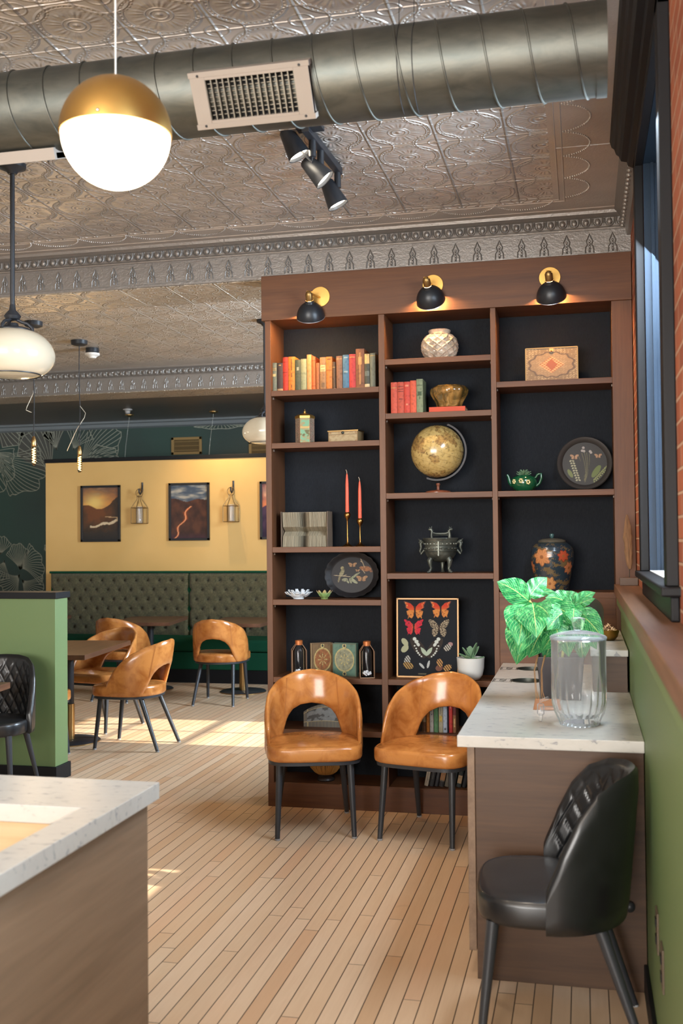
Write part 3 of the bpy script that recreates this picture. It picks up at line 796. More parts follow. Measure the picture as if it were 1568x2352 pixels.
# ------------------------------------------------------------------ tables
def cafe_table(loc, rz, label, w=.62, d=.9, r=.24, z=.75, group='wooden cafe tables'):
    t = thing('cafe_table', label, 'table', loc, rz, group)
    obj('table_top', MB().box(-w/2, w/2, -d/2, d/2, z-.038, z), M_TABLE, t, bev=.003)
    obj('column', MB().lathe([(.036, .0), (.036, z-.04)], 24), M_BLACKMETAL, t)
    obj('column_sleeve', MB().lathe([(.041, .012), (.041, .30), (.037, .302)], 24), M_BRASS, t)
    bo = obj('base_plate', MB().lathe([(r, .0), (r+.002, .008), (r-.006, .015), (.05, .019), (.045, .02)], 56), M_BLACKMETAL, t)
    obj('base_rim', MB().lathe([(r+.001, .0), (r+.004, .002), (r+.004, .007), (r+.001, .009)], 56, cap0=False, cap1=False), M_BRASS, bo)
    return t
t1 = cafe_table((-4.02, 7.70, 0), .12, 'wooden cafe table on a black and brass column, partly behind the green half wall', .66, 1.12)
for (x, y, a, lb) in ((-3.50, 10.52, .03, 'dark wooden cafe table at the banquette, next to the bookcase'),
                      (-4.55, 10.54, .16, 'dark wooden cafe table in the middle of the banquette'),
                      (-5.96, 10.56, .2, 'dark wooden cafe table at the left end of the banquette, only its corner showing')):
    c = copy_tree(t1); c.location = (x, y, 0); c.rotation_euler.z = a; c['label'] = lb
    for ch in [q for q in bpy.data.objects if q.parent == c and q.name.startswith('table_top')]: ch.scale = (.95, .78, 1)
cafe_table((-3.66, 5.40, 0), .12, 'small wooden cafe table in front of the black quilted chair on the left', .62, .62)

# ------------------------------------------------------------------ banquette
M_OLIVE = mat('olive plaid fabric', (86, 86, 62), .85, spec=.2, sheen=.3); nt, vec, (x, y, z) = coords(M_OLIVE)
pl = ((x*160).sin()*.5+(z*160).sin()*.5); n1 = noise(nt, comb(nt, x*3, y, z*20), 12, 3); n2 = noise(nt, comb(nt, x*20, y, z*3), 12, 3)
setc(M_OLIVE, ramp(nt, n1*.5+n2*.5, [(.38, (56, 54, 36)), (.62, (98, 90, 64))]))
M_VELVET = mat('emerald velvet', (24, 68, 48), .95, spec=.08)
bq = thing('banquette', 'long green and olive banquette with button tufted back along the mustard wall', 'bench', (-4.0, 11.4, 0))
bx = 4.0
def btuft(x0, x1, name):
    b = MB(); sx, sz = .146, .112; z0, z1 = .46, 1.215; W_, Hh = x1-x0, z1-z0
    ncol = int(W_/sx)
    def f(u, v):
        X_ = x0+W_*u; Z_ = z0+Hh*v
        r_ = round((z1-.09-Z_)/sz); d = 0
        for rr in (r_-1, r_, r_+1):
            if rr < 0: continue
            zz = z1-.09-rr*sz; offx = (rr % 2)*sx/2
            k = round((X_-x0-sx*.6-offx)/sx); xx = x0+sx*.6+offx+k*sx
            q = ((X_-xx)**2+(Z_-zz)**2); d = max(d, math.exp(-q/.0006))
            # pleats towards the diagonal neighbours
        a_ = (X_-x0-sx*.6)/sx; c_ = (z1-.09-Z_)/sz
        pl_ = min(abs(math.sin(PI*(a_+c_/2))), abs(math.sin(PI*(a_-c_/2))))
        e = min(1, min(X_-x0, x1-X_, z1-Z_)/.03)
        return (X_+bx, 11.62-11.4-.040*e+.030*d+.004*(1-min(1, pl_*3)), Z_)
    b.grid(f, int(W_/.0146), 52)
    rr = 0
    while z1-.09-rr*sz > .55:
        zz = z1-.09-rr*sz; xx = x0+sx*.6+(rr % 2)*sx/2
        while xx < x1-.03: b.sphere((xx+bx, 11.60-11.4+.010, zz), .011, 8, 5, mi=1); xx += sx
        rr += 1
    o = obj(name, b, [M_OLIVE, mat('dark olive button', (34, 34, 24), .6)], bq, sharp=80)
btuft(-6.30, -4.53, 'tufted_back'); btuft(-4.52, -1.6, 'tufted_back')
obj('back_frame', MB().box(-6.31+bx, -1.55+bx, .222, .355, .10, 1.222), M_VELVET, bq, bev=.01)
obj('piping', MB().tube([(-6.31+bx, .20, 1.222), (-1.55+bx, .20, 1.222)], .014, 8), M_VELVET, bq)
obj('seat_cushion', MB().box(-6.31+bx, -1.55+bx, -.345, .20, .35, .485), M_VELVET, bq, bev=.03, bseg=4)
obj('seat_front', MB().box(-6.31+bx, -1.55+bx, -.33, .20, .15, .345), M_VELVET, bq, bev=.01)
obj('plinth', MB().box(-6.31+bx, -1.55+bx, -.32, .30, 0, .15), M_BLACKTRIM, bq)
# ------------------------------------------------------------------ lamps
M_OPALON = mat('glowing opal glass', (255, 250, 240), .3, emit=(255, 226, 186), estr=3.6)
M_OPAL = mat('cream opal glass', (186, 177, 158), .16, emit=(255, 230, 190), estr=.1, coat=.6)
M_BRASSM = mat('matte brass', (190, 150, 84), .38, 1)
gp = CC+(CF+CR*((266-784)/F)-CU*((308-1176)/F))*2.84
R_ = .150
g = thing('globe_pendant', 'round pendant lamp with brass dome top and glowing white glass, in front of the duct', 'lamp', gp)
pr = [((R_+.001)*math.cos(a), (R_+.001)*math.sin(a)) for a in [PI/2*k/20 for k in range(0, 20)]]+[(.001, R_+.001)]
obj('brass_dome', MB().lathe([(R_-.004, -.006), (R_+.001, -.006)]+pr, 64, cap0=False), M_BRASSM, g)
pr = [(.001, -R_+.004)]+[((R_-.003)*math.cos(a), (R_-.003)*math.sin(a)) for a in [-PI/2+PI/2*k/20 for k in range(1, 21)]]
obj('glass_bowl', MB().lathe(pr, 64), M_OPALON, g)
obj('screw', MB().sphere((.02, -R_-.001, .004), .005, 10, 6), M_CHROME, g)
obj('cable', MB().tube([(0, 0, R_), (0, 0, ZC-gp.z)], .0022, 8), mat('white cable', (226, 220, 210), .5), g)
obj('canopy', MB().lathe([(.06, ZC-gp.z-.025), (.062, ZC-gp.z)], 32), M_BRASSM, g)
add_light('globe_glow', 'POINT', gp+Vector((0, 0, -R_-.06)), 3, (1, .82, .6), .05).parent = None

def schoolhouse(loc, label, R_=.195):
    t = thing('glass_pendant', label, 'lamp', loc, 0, 'cream glass pendants on black rods')
    hgt = R_*1.02; s = R_
    pr = [(.30*s, .50*s), (.42*s, .53*s), (.62*s, .46*s), (.84*s, .30*s), (.97*s, .08*s), (1.0*s, -.10*s), (.95*s, -.29*s), (.82*s, -.44*s), (.66*s, -.53*s), (.60*s, -.535*s)]
    obj('glass_shade', MB().lathe(pr[::-1], 56), M_OPAL, t, sub=1)
    obj('bottom_band', MB().lathe([(.64*s, -.55*s), (.66*s, -.545*s), (.66*s, -.525*s), (.62*s, -.52*s)], 48, cap0=False, cap1=False), M_BLACKMETAL, t)
    obj('bottom_glass', MB().lathe([(.001, -.60*s), (.30*s, -.585*s), (.52*s, -.56*s), (.63*s, -.53*s)], 48), M_OPAL, t)
    obj('fitter', MB().lathe([(.44*s, .50*s), (.45*s, .53*s), (.40*s, .57*s), (.16*s, .60*s), (.12*s, .70*s)], 40), M_BLACKMETAL, t)
    b = MB()
    for k in range(3):
        a = 2*PI*k/3+.5; c, q = math.cos(a), math.sin(a)
        b.tube([(c*r_*s, q*r_*s, z_*s) for r_, z_ in ((.46, .52), (.44, .60), (.34, .70), (.20, .74), (.08, .80), (.04, .86))], .008, 8)
    obj('bracket_arms', b, M_BLACKMETAL, t)
    obj('knuckle', MB().lathe([(.05*s, .76*s), (.16*s, .80*s), (.20*s, .87*s), (.15*s, .94*s), (.08*s, 1.02*s), (.06*s, 1.15*s)], 28), M_BLACKMETAL, t)
    obj('rod', MB().lathe([(.0115, 1.1*s), (.0115, ZC-loc[2]-.02)], 16), M_BLACKMETAL, t)
    obj('canopy', MB().lathe([(.02, ZC-loc[2]-.05), (.03, ZC-loc[2]-.035), (.065, ZC-loc[2]-.02), (.066, ZC-loc[2])], 32), M_BLACKMETAL, t)
    return t
q = P(29, 810, Y=4.60); schoolhouse((q.x, q.y, q.z), 'cream opal glass pendant on a long black rod at the left picture edge', .205)
q = P(607, 735, Z=ZC); qq = P(607, 988, Y=q.y); schoolhouse((q.x, q.y, qq.z), 'cream opal glass pendant on a black rod, half behind the bookcase', .197)

M_BULB = mat('clear amber bulb glass', (255, 236, 200), 0.02, trans=1, ior=1.1, spec=.4)
M_FIL = mat('glowing filament', (255, 200, 120), .5, emit=(255, 170, 90), estr=14)
M_CABLE = mat('black textile cable', (42, 42, 44), .7)
for i, (pc, ptip, lb) in enumerate((((77, 742), 1070, 'bare filament bulb pendant on a black cable, the left one'), ((182, 785), 1086, 'bare filament bulb pendant on a black cable, left of the first landscape picture'))):
    c_ = P(*pc, Z=ZC-.01); tip = P(pc[0]+1, ptip, Y=c_.y)
    t = thing('bulb_pendant', lb, 'lamp', (c_.x, c_.y, tip.z), 0, 'bare filament bulb pendants')
    h = ZC-tip.z
    obj('canopy', MB().lathe([(.05, h-.045), (.074, h-.035), (.076, h)], 32), M_BLACKMETAL, t)
    obj('cable', MB().tube([(0, 0, .24), (.004, .0, .6), (-.004, 0, .9), (0, 0, h-.03)], .0042, 8), M_CABLE, t)
    obj('lamp_socket', MB().lathe([(.019, .165), (.021, .17), (.021, .215), (.013, .24), (.006, .25)], 20), M_BRASS, t)
    obj('glass_bulb', MB().lathe([(.001, 0), (.010, .004), (.019, .02), (.021, .05), (.021, .12), (.017, .15), (.015, .17)], 20), M_BULB, t)
    b = MB(); b.tube([(.011*math.cos(k*.9), .011*math.sin(k*.9), .022+.13*k/44) for k in range(45)], .0024, 5); obj('filament', b, M_FIL, t)
    b = MB(); b.tube([(0, 0, .62), (-.05, -.02, .50), (-.06, -.02, .47), (-.02, 0, .45)] if i == 0 else [(.004, 0, .62), (.06, 0, .55), (.05, 0, .51), (-.03, 0, .40), (-.12, 0, .22), (-.125, 0, .205)], .0028, 5); obj('loose_tie', b, mat('pale string', (190, 184, 170), .7), t)
    add_light('bulb_glow', 'POINT', (c_.x, c_.y-.03, tip.z+.05), 5, (1, .72, .4), .03)
# smoke detector
q = P(212, 800, Z=ZC)
t = thing('smoke_detector', 'white smoke detector on a dark base on the back tin ceiling', 'smoke detector', (q.x, q.y, ZC))
obj('base', MB().lathe([(.055, -.045), (.062, -.04), (.062, 0)], 28), M_BLACKMETAL, t)
obj('body', MB().lathe([(.02, -.098), (.034, -.095), (.036, -.088), (.05, -.075), (.068, -.068), (.07, -.05), (.055, -.045)], 32), mat('white plastic', (226, 220, 210), .45), t)
# brass canopies with thin wires on the low dark ceiling, with a small lamp each
for (pc, yb, lb) in (((297, 916), 1058, 'small brass ceiling canopy with a thin hanging wire, the left one'), ((490, 907), 1055, 'small brass ceiling canopy with a thin hanging wire, above the wall grilles')):
    q = P(pc[0], pc[1], Y=12.3); e = P(pc[0]-14, yb, Y=12.3)
    t = thing('wire_pendant', lb, 'lamp', (q.x, q.y, 3.195), 0, 'thin wire pendants')
    obj('canopy', MB().lathe([(.012, -.03), (.03, -.022), (.055, -.012), (.058, 0)], 24), M_BRASS, t)
    obj('wire', MB().tube([(0, 0, -.02), ((e.x-q.x)*.6, 0, -.4), ((e.x-q.x), 0, e.z-3.195-.25)], .0022, 5), mat('pale wire', (168, 170, 160), .5), t)
q = P(293, 941, Z=3.19); b = MB().lathe([(.01, -.06), (.028, -.05), (.034, -.02), (.055, -.012), (.057, 0)], 24)
solo('sprinkler_head', b, mat('pale grey enamel', (150, 146, 142), .5), 'small pale round sprinkler cover on the low dark ceiling', 'sprinkler', (q.x, min(q.y, 12.6), 3.195))

# track light
q0 = P(708, 304, Z=3.425); q1 = P(776, 392, Z=3.425)
t = thing('track_light', 'black track light with three spot heads below the duct', 'lamp', (q0.x, q0.y, ZC))
d = (q1-q0); L = Vector((d.x, d.y, 0)).length; az = math.atan2(d.y, d.x)
b = MB(); b.M = Matrix.Rotation(az, 4, 'Z'); b.box(-.05, L+.02, -.018, .018, -.04, -.004); obj('track', b, M_BLACKMETAL, t, bev=.003)
b = MB(); b.M = Matrix.Translation((.0, 0, 0)) ; b.box(-.05, .07, -.05, .02, -.02, 0); obj('feed_box', b, M_BLACKMETAL, t, bev=.003)
M_SPOTON = mat('lit spot reflector', (255, 246, 230), .4, emit=(255, 240, 215), estr=14)
heads = [((672, 330), (.45, .14, -.88), q0+(q1-q0)*.12), ((724, 391), (.68, .15, -.72), q0+(q1-q0)*.38), ((763, 445), (.42, .12, -.9), q1-(q1-q0)*.02)]
for (hp, dr, an) in heads:
    an = Vector((an.x, an.y, ZC-.04)); hc = P(*hp, Y=an.y-.01); dr = Vector(dr).normalized()
    Mx = dr.to_track_quat('-Z', 'Y').to_matrix().to_4x4()
    b = MB(); b.M = Matrix.Translation(hc-Vector(t.location)) @ Mx
    b.lathe([(.052, -.066), (.054, -.066), (.033, .062), (.028, .068), (.001, .068)], 36, cap0=False, cap1=True)
    b.lathe([(.0515, -.064), (.044, -.04)], 36, cap0=False, cap1=False)
    hd = obj('spot_head', b, M_BLACKMETAL, t)
    b = MB(); b.M = Matrix.Translation(hc-Vector(t.location)) @ Mx; b.lathe([(.001, -.050), (.047, -.050), (.047, -.0495)], 32); obj('lamp_lens', b, M_SPOTON, hd)
    b = MB(); o_ = Vector(t.location); top = an-o_; j = hc-o_-dr*.02
    b.tube([top, top+Vector((0, 0, -.075))], .017, 12); b.tube([top+Vector((0, 0, -.07)), Vector((top.x, top.y, min(j.z, top.z-.10))), j], .006, 8)
    obj('stem', b, M_BLACKMETAL, t)
    add_light('spot_beam', 'SPOT', hc+dr*.075, 14, (1, .86, .68), .03, target=hc+dr, spot=1.1, blend=.5)

# bookcase wall lamps
M_SHADE = mat('matte black enamel', (30, 32, 36), .38)
M_SHADEIN = mat('cream enamel inside', (236, 216, 180), .5)
def dome_lamp(pp, kn, out, dr, label):
    """pp plate centre, kn knuckle, sh centre of the shade, dr direction the shade opens"""
    pl = P(*pp, Y=YB0-.012); yk = YB0-out; k = P(*kn, Y=yk)
    t = thing('wall_lamp', label, 'lamp', pl, 0, 'brass and black wall lamps on the bookcase')
    b = MB(); b.M = Matrix.Rotation(PI/2, 4, 'X'); b.lathe([(.060, 0), (.061, .003), (.059, .006), (.001, .007)], 48); obj('wall_plate', b, M_GOLD, t)
    k0 = k-pl; b = MB(); b.tube([(.0, -.004, -.005), k0], .0055, 10); b.sphere(k0, .012, 12, 8); b.tube([k0+Vector((-.012, 0, .008)), k0+Vector((.018, 0, .002))], .005, 8); obj('arm', b, M_GOLD, t)
    dr = Vector(dr).normalized(); Mx = Matrix.Translation(k0) @ dr.to_track_quat('-Z', 'Y').to_matrix().to_4x4()
    b = MB(); b.M = Mx; b.lathe([(.020, -.048), (.022, -.046), (.022, -.010), (.015, .004), (.006, .010)], 24); obj('lamp_socket', b, mat('aged brass', (150, 118, 72), .4, .9), t)
    R = .084; b = MB(); b.M = Mx; z0 = -.056
    pr = [(R*math.sin(PI/2*a), z0-.004-R*1.16*(1-math.cos(PI/2*a))) for a in [(.22+.78*i/14) for i in range(15)]]
    pr2 = [(.024, z0+.008)]+pr
    b.lathe([(r_-.0025, z_) for r_, z_ in pr2[1:]][::1], 44, mi=1, cap0=False, cap1=False)
    b.lathe(pr2, 44, cap0=False, cap1=False)
    b.lathe([(R, pr[-1][1]), (R-.0025, pr[-1][1])], 44, mi=2, cap0=False, cap1=False)
    b.lathe([(R-.003, pr[-1][1]), (R, pr[-1][1]-.0015), (R+.0015, pr[-1][1]), (R, pr[-1][1]+.002)], 44, mi=2, cap0=False, cap1=False)
    obj('lamp_shade', b, [M_SHADE, M_SHADEIN, mat('silver rim', (190, 190, 196), .3, .8)], t)
    b = MB(); b.M = Mx; b.sphere((0, 0, z0-.045), .022, 16, 10, sc=(1, 1, 1.15)); obj('bulb', b, mat('lit bulb', (255, 236, 200), .4, emit=(255, 190, 110), estr=22), t)
    lp = Matrix.Translation(pl) @ Mx @ Vector((0, 0, z0-.075))
    add_light('wall_lamp_glow', 'POINT', lp, 9, (1, .66, .32), .02)
dome_lamp((735, 682), (709, 672), .12, (-.10, .70, -1), 'black dome wall lamp with brass plate on the bookcase header, above the first bay')
dome_lamp((994, 655), (978, 640), .15, (.10, 1.15, -1), 'black dome wall lamp with brass plate on the bookcase header, above the middle bay')
dome_lamp((1262, 638), (1259, 626), .13, (.10, .85, -1), 'black dome wall lamp with brass plate on the bookcase header, above the third bay')

# ------------------------------------------------------------------ wall grilles, pictures, lanterns
M_GRILLE = mat('brass painted grille', (150, 122, 76), .5, .3)
for (x0, y0, x1, y1, lb) in ((393, 1005, 463, 1046, 'brass coloured air grille on the dark green mural wall, fully in view'), (571, 1014, 641, 1043, 'brass coloured air grille on the dark green mural wall, half behind the glass pendant')):
    a = P(x0, y0, Y=YM-.02); c_ = P(x1, y1, Y=YM-.02); w_, h = c_.x-a.x, a.z-c_.z
    h = .23
    t = thing('wall_grille', lb, 'vent', (a.x+w_/2, YM-.003, a.z-h/2), 0, 'brass wall grilles')
    b = MB()
    for bx_ in ((-w_/2, -w_/2+.035, -h/2, h/2), (w_/2-.035, w_/2, -h/2, h/2), (-w_/2, w_/2, h/2-.035, h/2), (-w_/2, w_/2, -h/2, -h/2+.035)): b.box(bx_[0], bx_[1], -.018, 0, bx_[2], bx_[3])
    obj('frame', b, M_GRILLE, t, bev=.003)
    b = MB()
    for k in range(26): x_ = -w_/2+.04+(w_-.08)*k/25; b.box(x_-.002, x_+.002, -.012, -.004, -h/2+.03, h/2-.03)
    for k in (1, 2, 3): b.box(-w_/2+.03, w_/2-.03, -.010, -.006, -h/2+h*k/4-.003, -h/2+h*k/4+.003)
    obj('bars', b, M_GRILLE, t)
    obj('opening', MB().box(-w_/2+.03, w_/2-.03, -.003, -.001, -h/2+.03, h/2-.03), mat('dark grille opening', (34, 28, 20), .8), t)

M_PRINT = painted('glossy photo print', .12, coat=.4)
M_FRAMEB = mat('black picture frame', (28, 28, 30), .4)
def s01(x): return max(0., min(1., x))
def sunset(u, v):      # sun over hills and a winding river
    hor = .60+.07*abs(u-.38)*2+.03*math.sin(u*9)
    if u > .75: hor += (u-.75)*.5
    g = math.exp(-((u-.33)**2*9+(v-.70)**2*30))
    if v > hor:
        cl = fbm(u*3, v*9, 1)
        c = mixc((232, 140, 62), (120, 84, 66), s01((v-.62)*3+cl*.5)); c = mixc(c, (206, 150, 110), s01(cl*1.4)*s01((v-.75)*4))
        return mixc(c, (255, 214, 120), g)
    rv = .24+.14*u**1.6+.015*math.sin(u*14); w_ = .012+.016*u
    c = mixc((58, 40, 24), (120, 66, 26), s01(math.exp(-((u-.35)**2*6+(v-.55)**2*14))*1.3+fbm(u*7, v*7, 3)*.35))
    if abs(v-rv) < w_*(1+.6*fbm(u*20, v*20, 5)) and u > .2: return (232, 206, 168)
    if abs(v-(.47-.05*u)) < .007 and u > .62: return (222, 180, 130)
    return mixc(c, (24, 22, 24), s01((.22-v)*5))
def harbour(u, v):     # dusk sky, dark hills, orange river delta
    hor = .74-.12*u*(1-u)*1.2+.02*math.sin(u*11)
    if v > hor: return mixc((70, 84, 104), (176, 170, 160), s01(fbm(u*2.5, v*11, 8)*1.3+.3))
    c = mixc((92, 54, 40), (58, 34, 30), s01(fbm(u*5, v*6, 2)+.5)); c = mixc(c, (60, 34, 54), s01((.12-v)*8))
    path = .18+.55*(v-.12)*1.3+.05*math.sin(v*22)
    k = s01(1-abs(u-path)/(.05+.10*s01(v-.1)*(1.2-v*1.4))); n = fbm(u*14, v*14, 4)
    if v < .60: c = mixc(c, (214, 96, 42), s01(k*1.3+n*.4-.25))
    if v < .60 and k > .55 and abs(u-path) < .015: c = (250, 170, 120)
    return c
def purple(u, v):
    if v > .55+.05*math.sin(u*8): return mixc((224, 128, 88), (96, 66, 92), s01((v-.6)*2.2+fbm(u*3, v*6, 6)*.4))
    return mixc((88, 66, 88), (40, 34, 56), s01((.5-v)*2+fbm(u*6, v*6, 7)*.5))
YW = 11.76
PICS = [((185, 1116), (276, 1244), sunset, 'black framed print of a sunset over a river valley, leftmost on the mustard wall'),
        ((387, 1110), (481, 1241), harbour, 'black framed print of dusk with orange river arms, between the two hanging lanterns'),
        ((596, 1106), (690, 1238), purple, 'black framed print of pink and purple dusk, cut off by the bookcase')]
for (a, c_, fn, lb) in PICS:
    p0 = P(*a, Y=YW-.02); p1 = P(*c_, Y=YW-.02); w_, h = p1.x-p0.x, p0.z-p1.z
    t = thing('framed_picture', lb, 'picture', (p0.x+w_/2, YW, p0.z-h/2), 0, 'framed landscape prints')
    b = MB(); fw_ = .028
    for q in ((-w_/2, -w_/2+fw_, -h/2, h/2), (w_/2-fw_, w_/2, -h/2, h/2), (-w_/2, w_/2, h/2-fw_, h/2), (-w_/2, w_/2, -h/2, -h/2+fw_)): b.box(q[0], q[1], -.03, 0, q[2], q[3])
    obj('frame', b, M_FRAMEB, t, bev=.002)
    b = MB(); b.grid(lambda u, v: (-w_/2+.02+(w_-.04)*u, -.012, -h/2+.02+(h-.04)*v), 70, 96, col=fn); obj('print', b, M_PRINT, t)
M_WIRE = mat('bronze wire', (126, 98, 62), .4, .7)
for (hx, hy0, by0, by1, lb) in ((327, 1112, 1143, 1202, 'hanging wire lantern with glass tube on a black hook, left of the harbour print'), (536, 1108, 1139, 1198, 'hanging wire lantern with glass tube on a black hook, right of the harbour print')):
    p0 = P(hx, hy0, Y=YW); pb = P(hx, by1, Y=YW-.09); z0 = pb.z; z1 = P(hx, by0, Y=YW-.09).z
    t = thing('wall_lantern', lb, 'lantern', (p0.x, YW-.09, z0), 0, 'hanging wire lanterns')
    b = MB(); hk = p0.z-z0
    b.tube([(-.0, .09, hk), (0, .084, hk-.03), (0, .06, hk-.10), (0, .02, hk-.125), (0, -.01, hk-.10), (0, -.012, hk-.06)], .010, 8); b.tube([(0, .088, hk+.02), (0, .088, hk-.09)], .012, 6)
    hko = solo('wall_hook', b, M_BLACKMETAL, 'black iron hook on the mustard wall, %s' % ('left of the orange river print' if hx < 400 else 'right of the orange river print'), 'hook', (p0.x, YW-.09, z0), 0, 'black wall hooks')
    s_ = .075; zt = .185; b = MB()
    for sx in (-1, 1):
        for sy in (-1, 1):
            b.tube([(sx*s_, sy*s_, 0), (sx*s_, sy*s_, zt), (sx*s_*.28, sy*s_*.28, z1-z0-.02), (sx*s_*.28, sy*s_*.28, z1-z0+.02)], .0045, 6)
    for zz in (0, zt, z1-z0+.02):
        k = s_ if zz <= zt else s_*.28
        b.tube([(-k, -k, zz), (k, -k, zz), (k, k, zz), (-k, k, zz), (-k, -k, zz)], .0045, 6)
    obj('wire_cage', b, M_WIRE, t)
    b = MB(); b.tube([(.045*math.cos(a), 0, hk-.065-.05*0+.0-.045+.05*math.sin(a)) for a in [2*PI*k/20 for k in range(21)]], .004, 6); obj('ring_handle', b, M_WIRE, t)
    obj('floor_plate', MB().box(-s_, s_, -s_, s_, -.004, .002), M_WIRE, t)
    obj('glass_tube', MB().lathe([(.038, .004), (.038, .20), (.036, .20), (.036, .006)], 24, cap0=False, cap1=False), mat('lantern glass', (250, 250, 250), .05, trans=.85, ior=1.3), t)
# ------------------------------------------------------------------ things on the shelves
M_PAGES = mat('book pages', (206, 186, 150), .8)
M_BOOK = painted('book cloth', .6)
def rect(u, v, a, b_, c, d): return a < u < b_ and c < v < d
def book(x0, x1, z0, h, base, label, group, marks=(), y=6.10, dep=.20, lean=0, tb=None):
    """spine faces the room; marks = (v0, v1, colour, inset) bands on the spine"""
    w_ = x1-x0; t = thing('book', label, 'book', (x0+w_/2, y, z0), 0, group, rot=(0, lean, 0))
    def sp(u, v):
        c = base
        for (a, b_, cc, ins) in marks:
            if a < v < b_ and ins <= u <= 1-ins:
                c = cc
        k = fbm(u*3+x0*40, v*12, 1)
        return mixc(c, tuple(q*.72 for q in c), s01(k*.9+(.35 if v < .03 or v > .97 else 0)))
    b = MB(); r_ = .004
    b.grid(lambda u, v: (-w_/2+w_*u, -r_*math.sin(PI*u), h*v), 8, 56, col=sp)
    bc_ = [lin(base)]*8
    for s in (-1, 1):
        a = -w_/2 if s < 0 else w_/2-.0025
        b.box(a, a+.0025, 0, dep, 0, h, col=lin(base))
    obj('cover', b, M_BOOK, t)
    obj('pages', MB().box(-w_/2+.0025, w_/2-.0025, .004, dep-.006, .004, h-.004), M_PAGES, t)
    return t
def gold(*vs): return tuple((v, v+.012, (196, 160, 92), .12) for v in vs)
GB1 = 'old cloth books on the top shelf of the first bay'
S1 = SH[0][0]
rows = [  # px0, px1 (x5.227 crop), top, colour, description, marks
    (115, 188, 1165, (112, 118, 104), 'grey green worn cloth book, first at the left end of the top row', gold(.74, .80)+((.52, .62, (206, 186, 130), .25),)),
    (190, 262, 1170, (72, 58, 54), 'dark brown torn book, second from the left in the top row', ((.0, .10, (186, 146, 104), .0), (.90, .93, (190, 150, 90), .3))),
    (258, 325, 1102, (196, 58, 40), 'bright red book third in the top row', ((.55, .57, (120, 30, 24), .1), (.85, .86, (120, 30, 24), .1))),
    (325, 405, 1100, (222, 128, 46), 'orange book with black vertical title, right of the bright red one', ((.60, .93, (70, 40, 20), .40), (.40, .52, (70, 40, 20), .42), (.10, .18, (70, 40, 20), .42))),
    (405, 475, 1140, (84, 88, 68), 'dark green book with silver lettering, fifth in the top row', ((.66, .76, (168, 166, 140), .3),)),
    (475, 545, 1133, (158, 160, 122), 'pale sage green plain book in the top row', ()),
    (548, 605, 1085, (226, 158, 98), 'tall pale apricot book in the top row', ()),
    (605, 652, 1112, (222, 110, 54), 'slim bright orange book right of the apricot one', ((.86, .88, (130, 50, 20), .0), (.56, .57, (130, 50, 20), .0), (.12, .14, (130, 50, 20), .0))),
    (655, 700, 1190, (172, 104, 60), 'short brown book right of the slim bright orange one', ()),
    (703, 778, 1125, (166, 124, 84), 'tan book with a cream title label on the spine', ((.56, .76, (222, 190, 132), .05), (.60, .62, (120, 80, 50), .2), (.68, .70, (120, 80, 50), .2), (.08, .2, (130, 100, 70), .2))),
    (778, 852, 1122, (206, 124, 56), 'orange brown book right of the one with the cream label', ((.9, .93, (120, 64, 26), .15), (.58, .6, (120, 64, 26), .1))),
    (852, 892, 1188, (98, 72, 48), 'short dark brown book in the middle of the top row', gold(.8, .86, .5)),
    (900, 975, 1120, (140, 100, 76), 'dull brown book left of the blue one', gold(.9, .84, .5, .04)),
    (978, 1055, 1110, (84, 122, 150), 'blue cloth book in the top row', ((.9, .94, (150, 170, 176), .15), (.48, .52, (150, 170, 176), .15), (.02, .03, (150, 170, 176), .1))),
    (1055, 1135, 1105, (196, 66, 62), 'red book right of the blue one', gold(.5, .04, .9)),
    (1135, 1240, 1045, (136, 86, 56), 'tallest brown torn book standing near the right end of the top row', ((.1, .9, (206, 150, 90), .46), (.6, .8, (216, 160, 96), .30), (.0, .03, (206, 160, 110), 0))),
    (1240, 1302, 1108, (78, 78, 66), 'book with cream top label and black picture spine, second from the right end', ((.70, 1, (220, 182, 118), .0), (.0, .12, (222, 196, 150), .0), (.35, .5, (116, 120, 108), .1))),
    (1305, 1372, 1106, (120, 122, 106), 'grey book at the right end of the top row', gold(.86, .92))]
for (a, c_, tp, cl, lb, mk) in rows:
    xa = P(600+a/5.227, 890, Y=6.10).x; xb = P(600+c_/5.227, 890, Y=6.10).x
    book(xa+.0008, xb-.0008, S1, (1520-tp)/5.227*6.26/F+.001*0, cl, lb, GB1, mk, dep=.16)
b = MB(); book(-1.235, -1.205, S1, .243, (34, 32, 34), 'black book standing behind the others, near the right end of the top row', GB1, (), y=6.275, dep=.06)
S2 = SH[1][1]
rows2 = [(833, 875, 820, (206, 88, 66), 'salmon red book, first of five on the second shelf of the middle bay', gold(.82, .86, .04)),
         (875, 918, 820, (198, 84, 62), 'brick red book with dark title lines, second of five', ((.84, .86, (90, 30, 26), .1), (.76, .78, (90, 30, 26), .1), (.68, .70, (90, 30, 26), .1), (.46, .48, (90, 30, 26), .2))),
         (918, 957, 820, (208, 74, 58), 'scarlet book with a round emblem, third of five', ((.84, .9, (226, 140, 110), .2), (.26, .32, (226, 140, 110), .3))),
         (957, 998, 814, (224, 98, 68), 'orange red book left of the green one', ()),
         (998, 1040, 806, (138, 148, 116), 'sage green book with a dark tree motif, at the right of the red books', ((.50, .64, (74, 92, 62), .25), (.40, .5, (74, 92, 62), .46), (.8, .83, (100, 112, 84), .1)))]
for (a, c_, tp, cl, lb, mk) in rows2:
    xa = P(600+a/2.8, 945, Y=6.10).x; xb = P(600+c_/2.8, 945, Y=6.10).x
    book(xa+.0008, xb-.0008, S2, (1024-tp)/2.8*6.22/F, cl, lb, 'red and green books on the second shelf of the middle bay', mk, dep=.14)
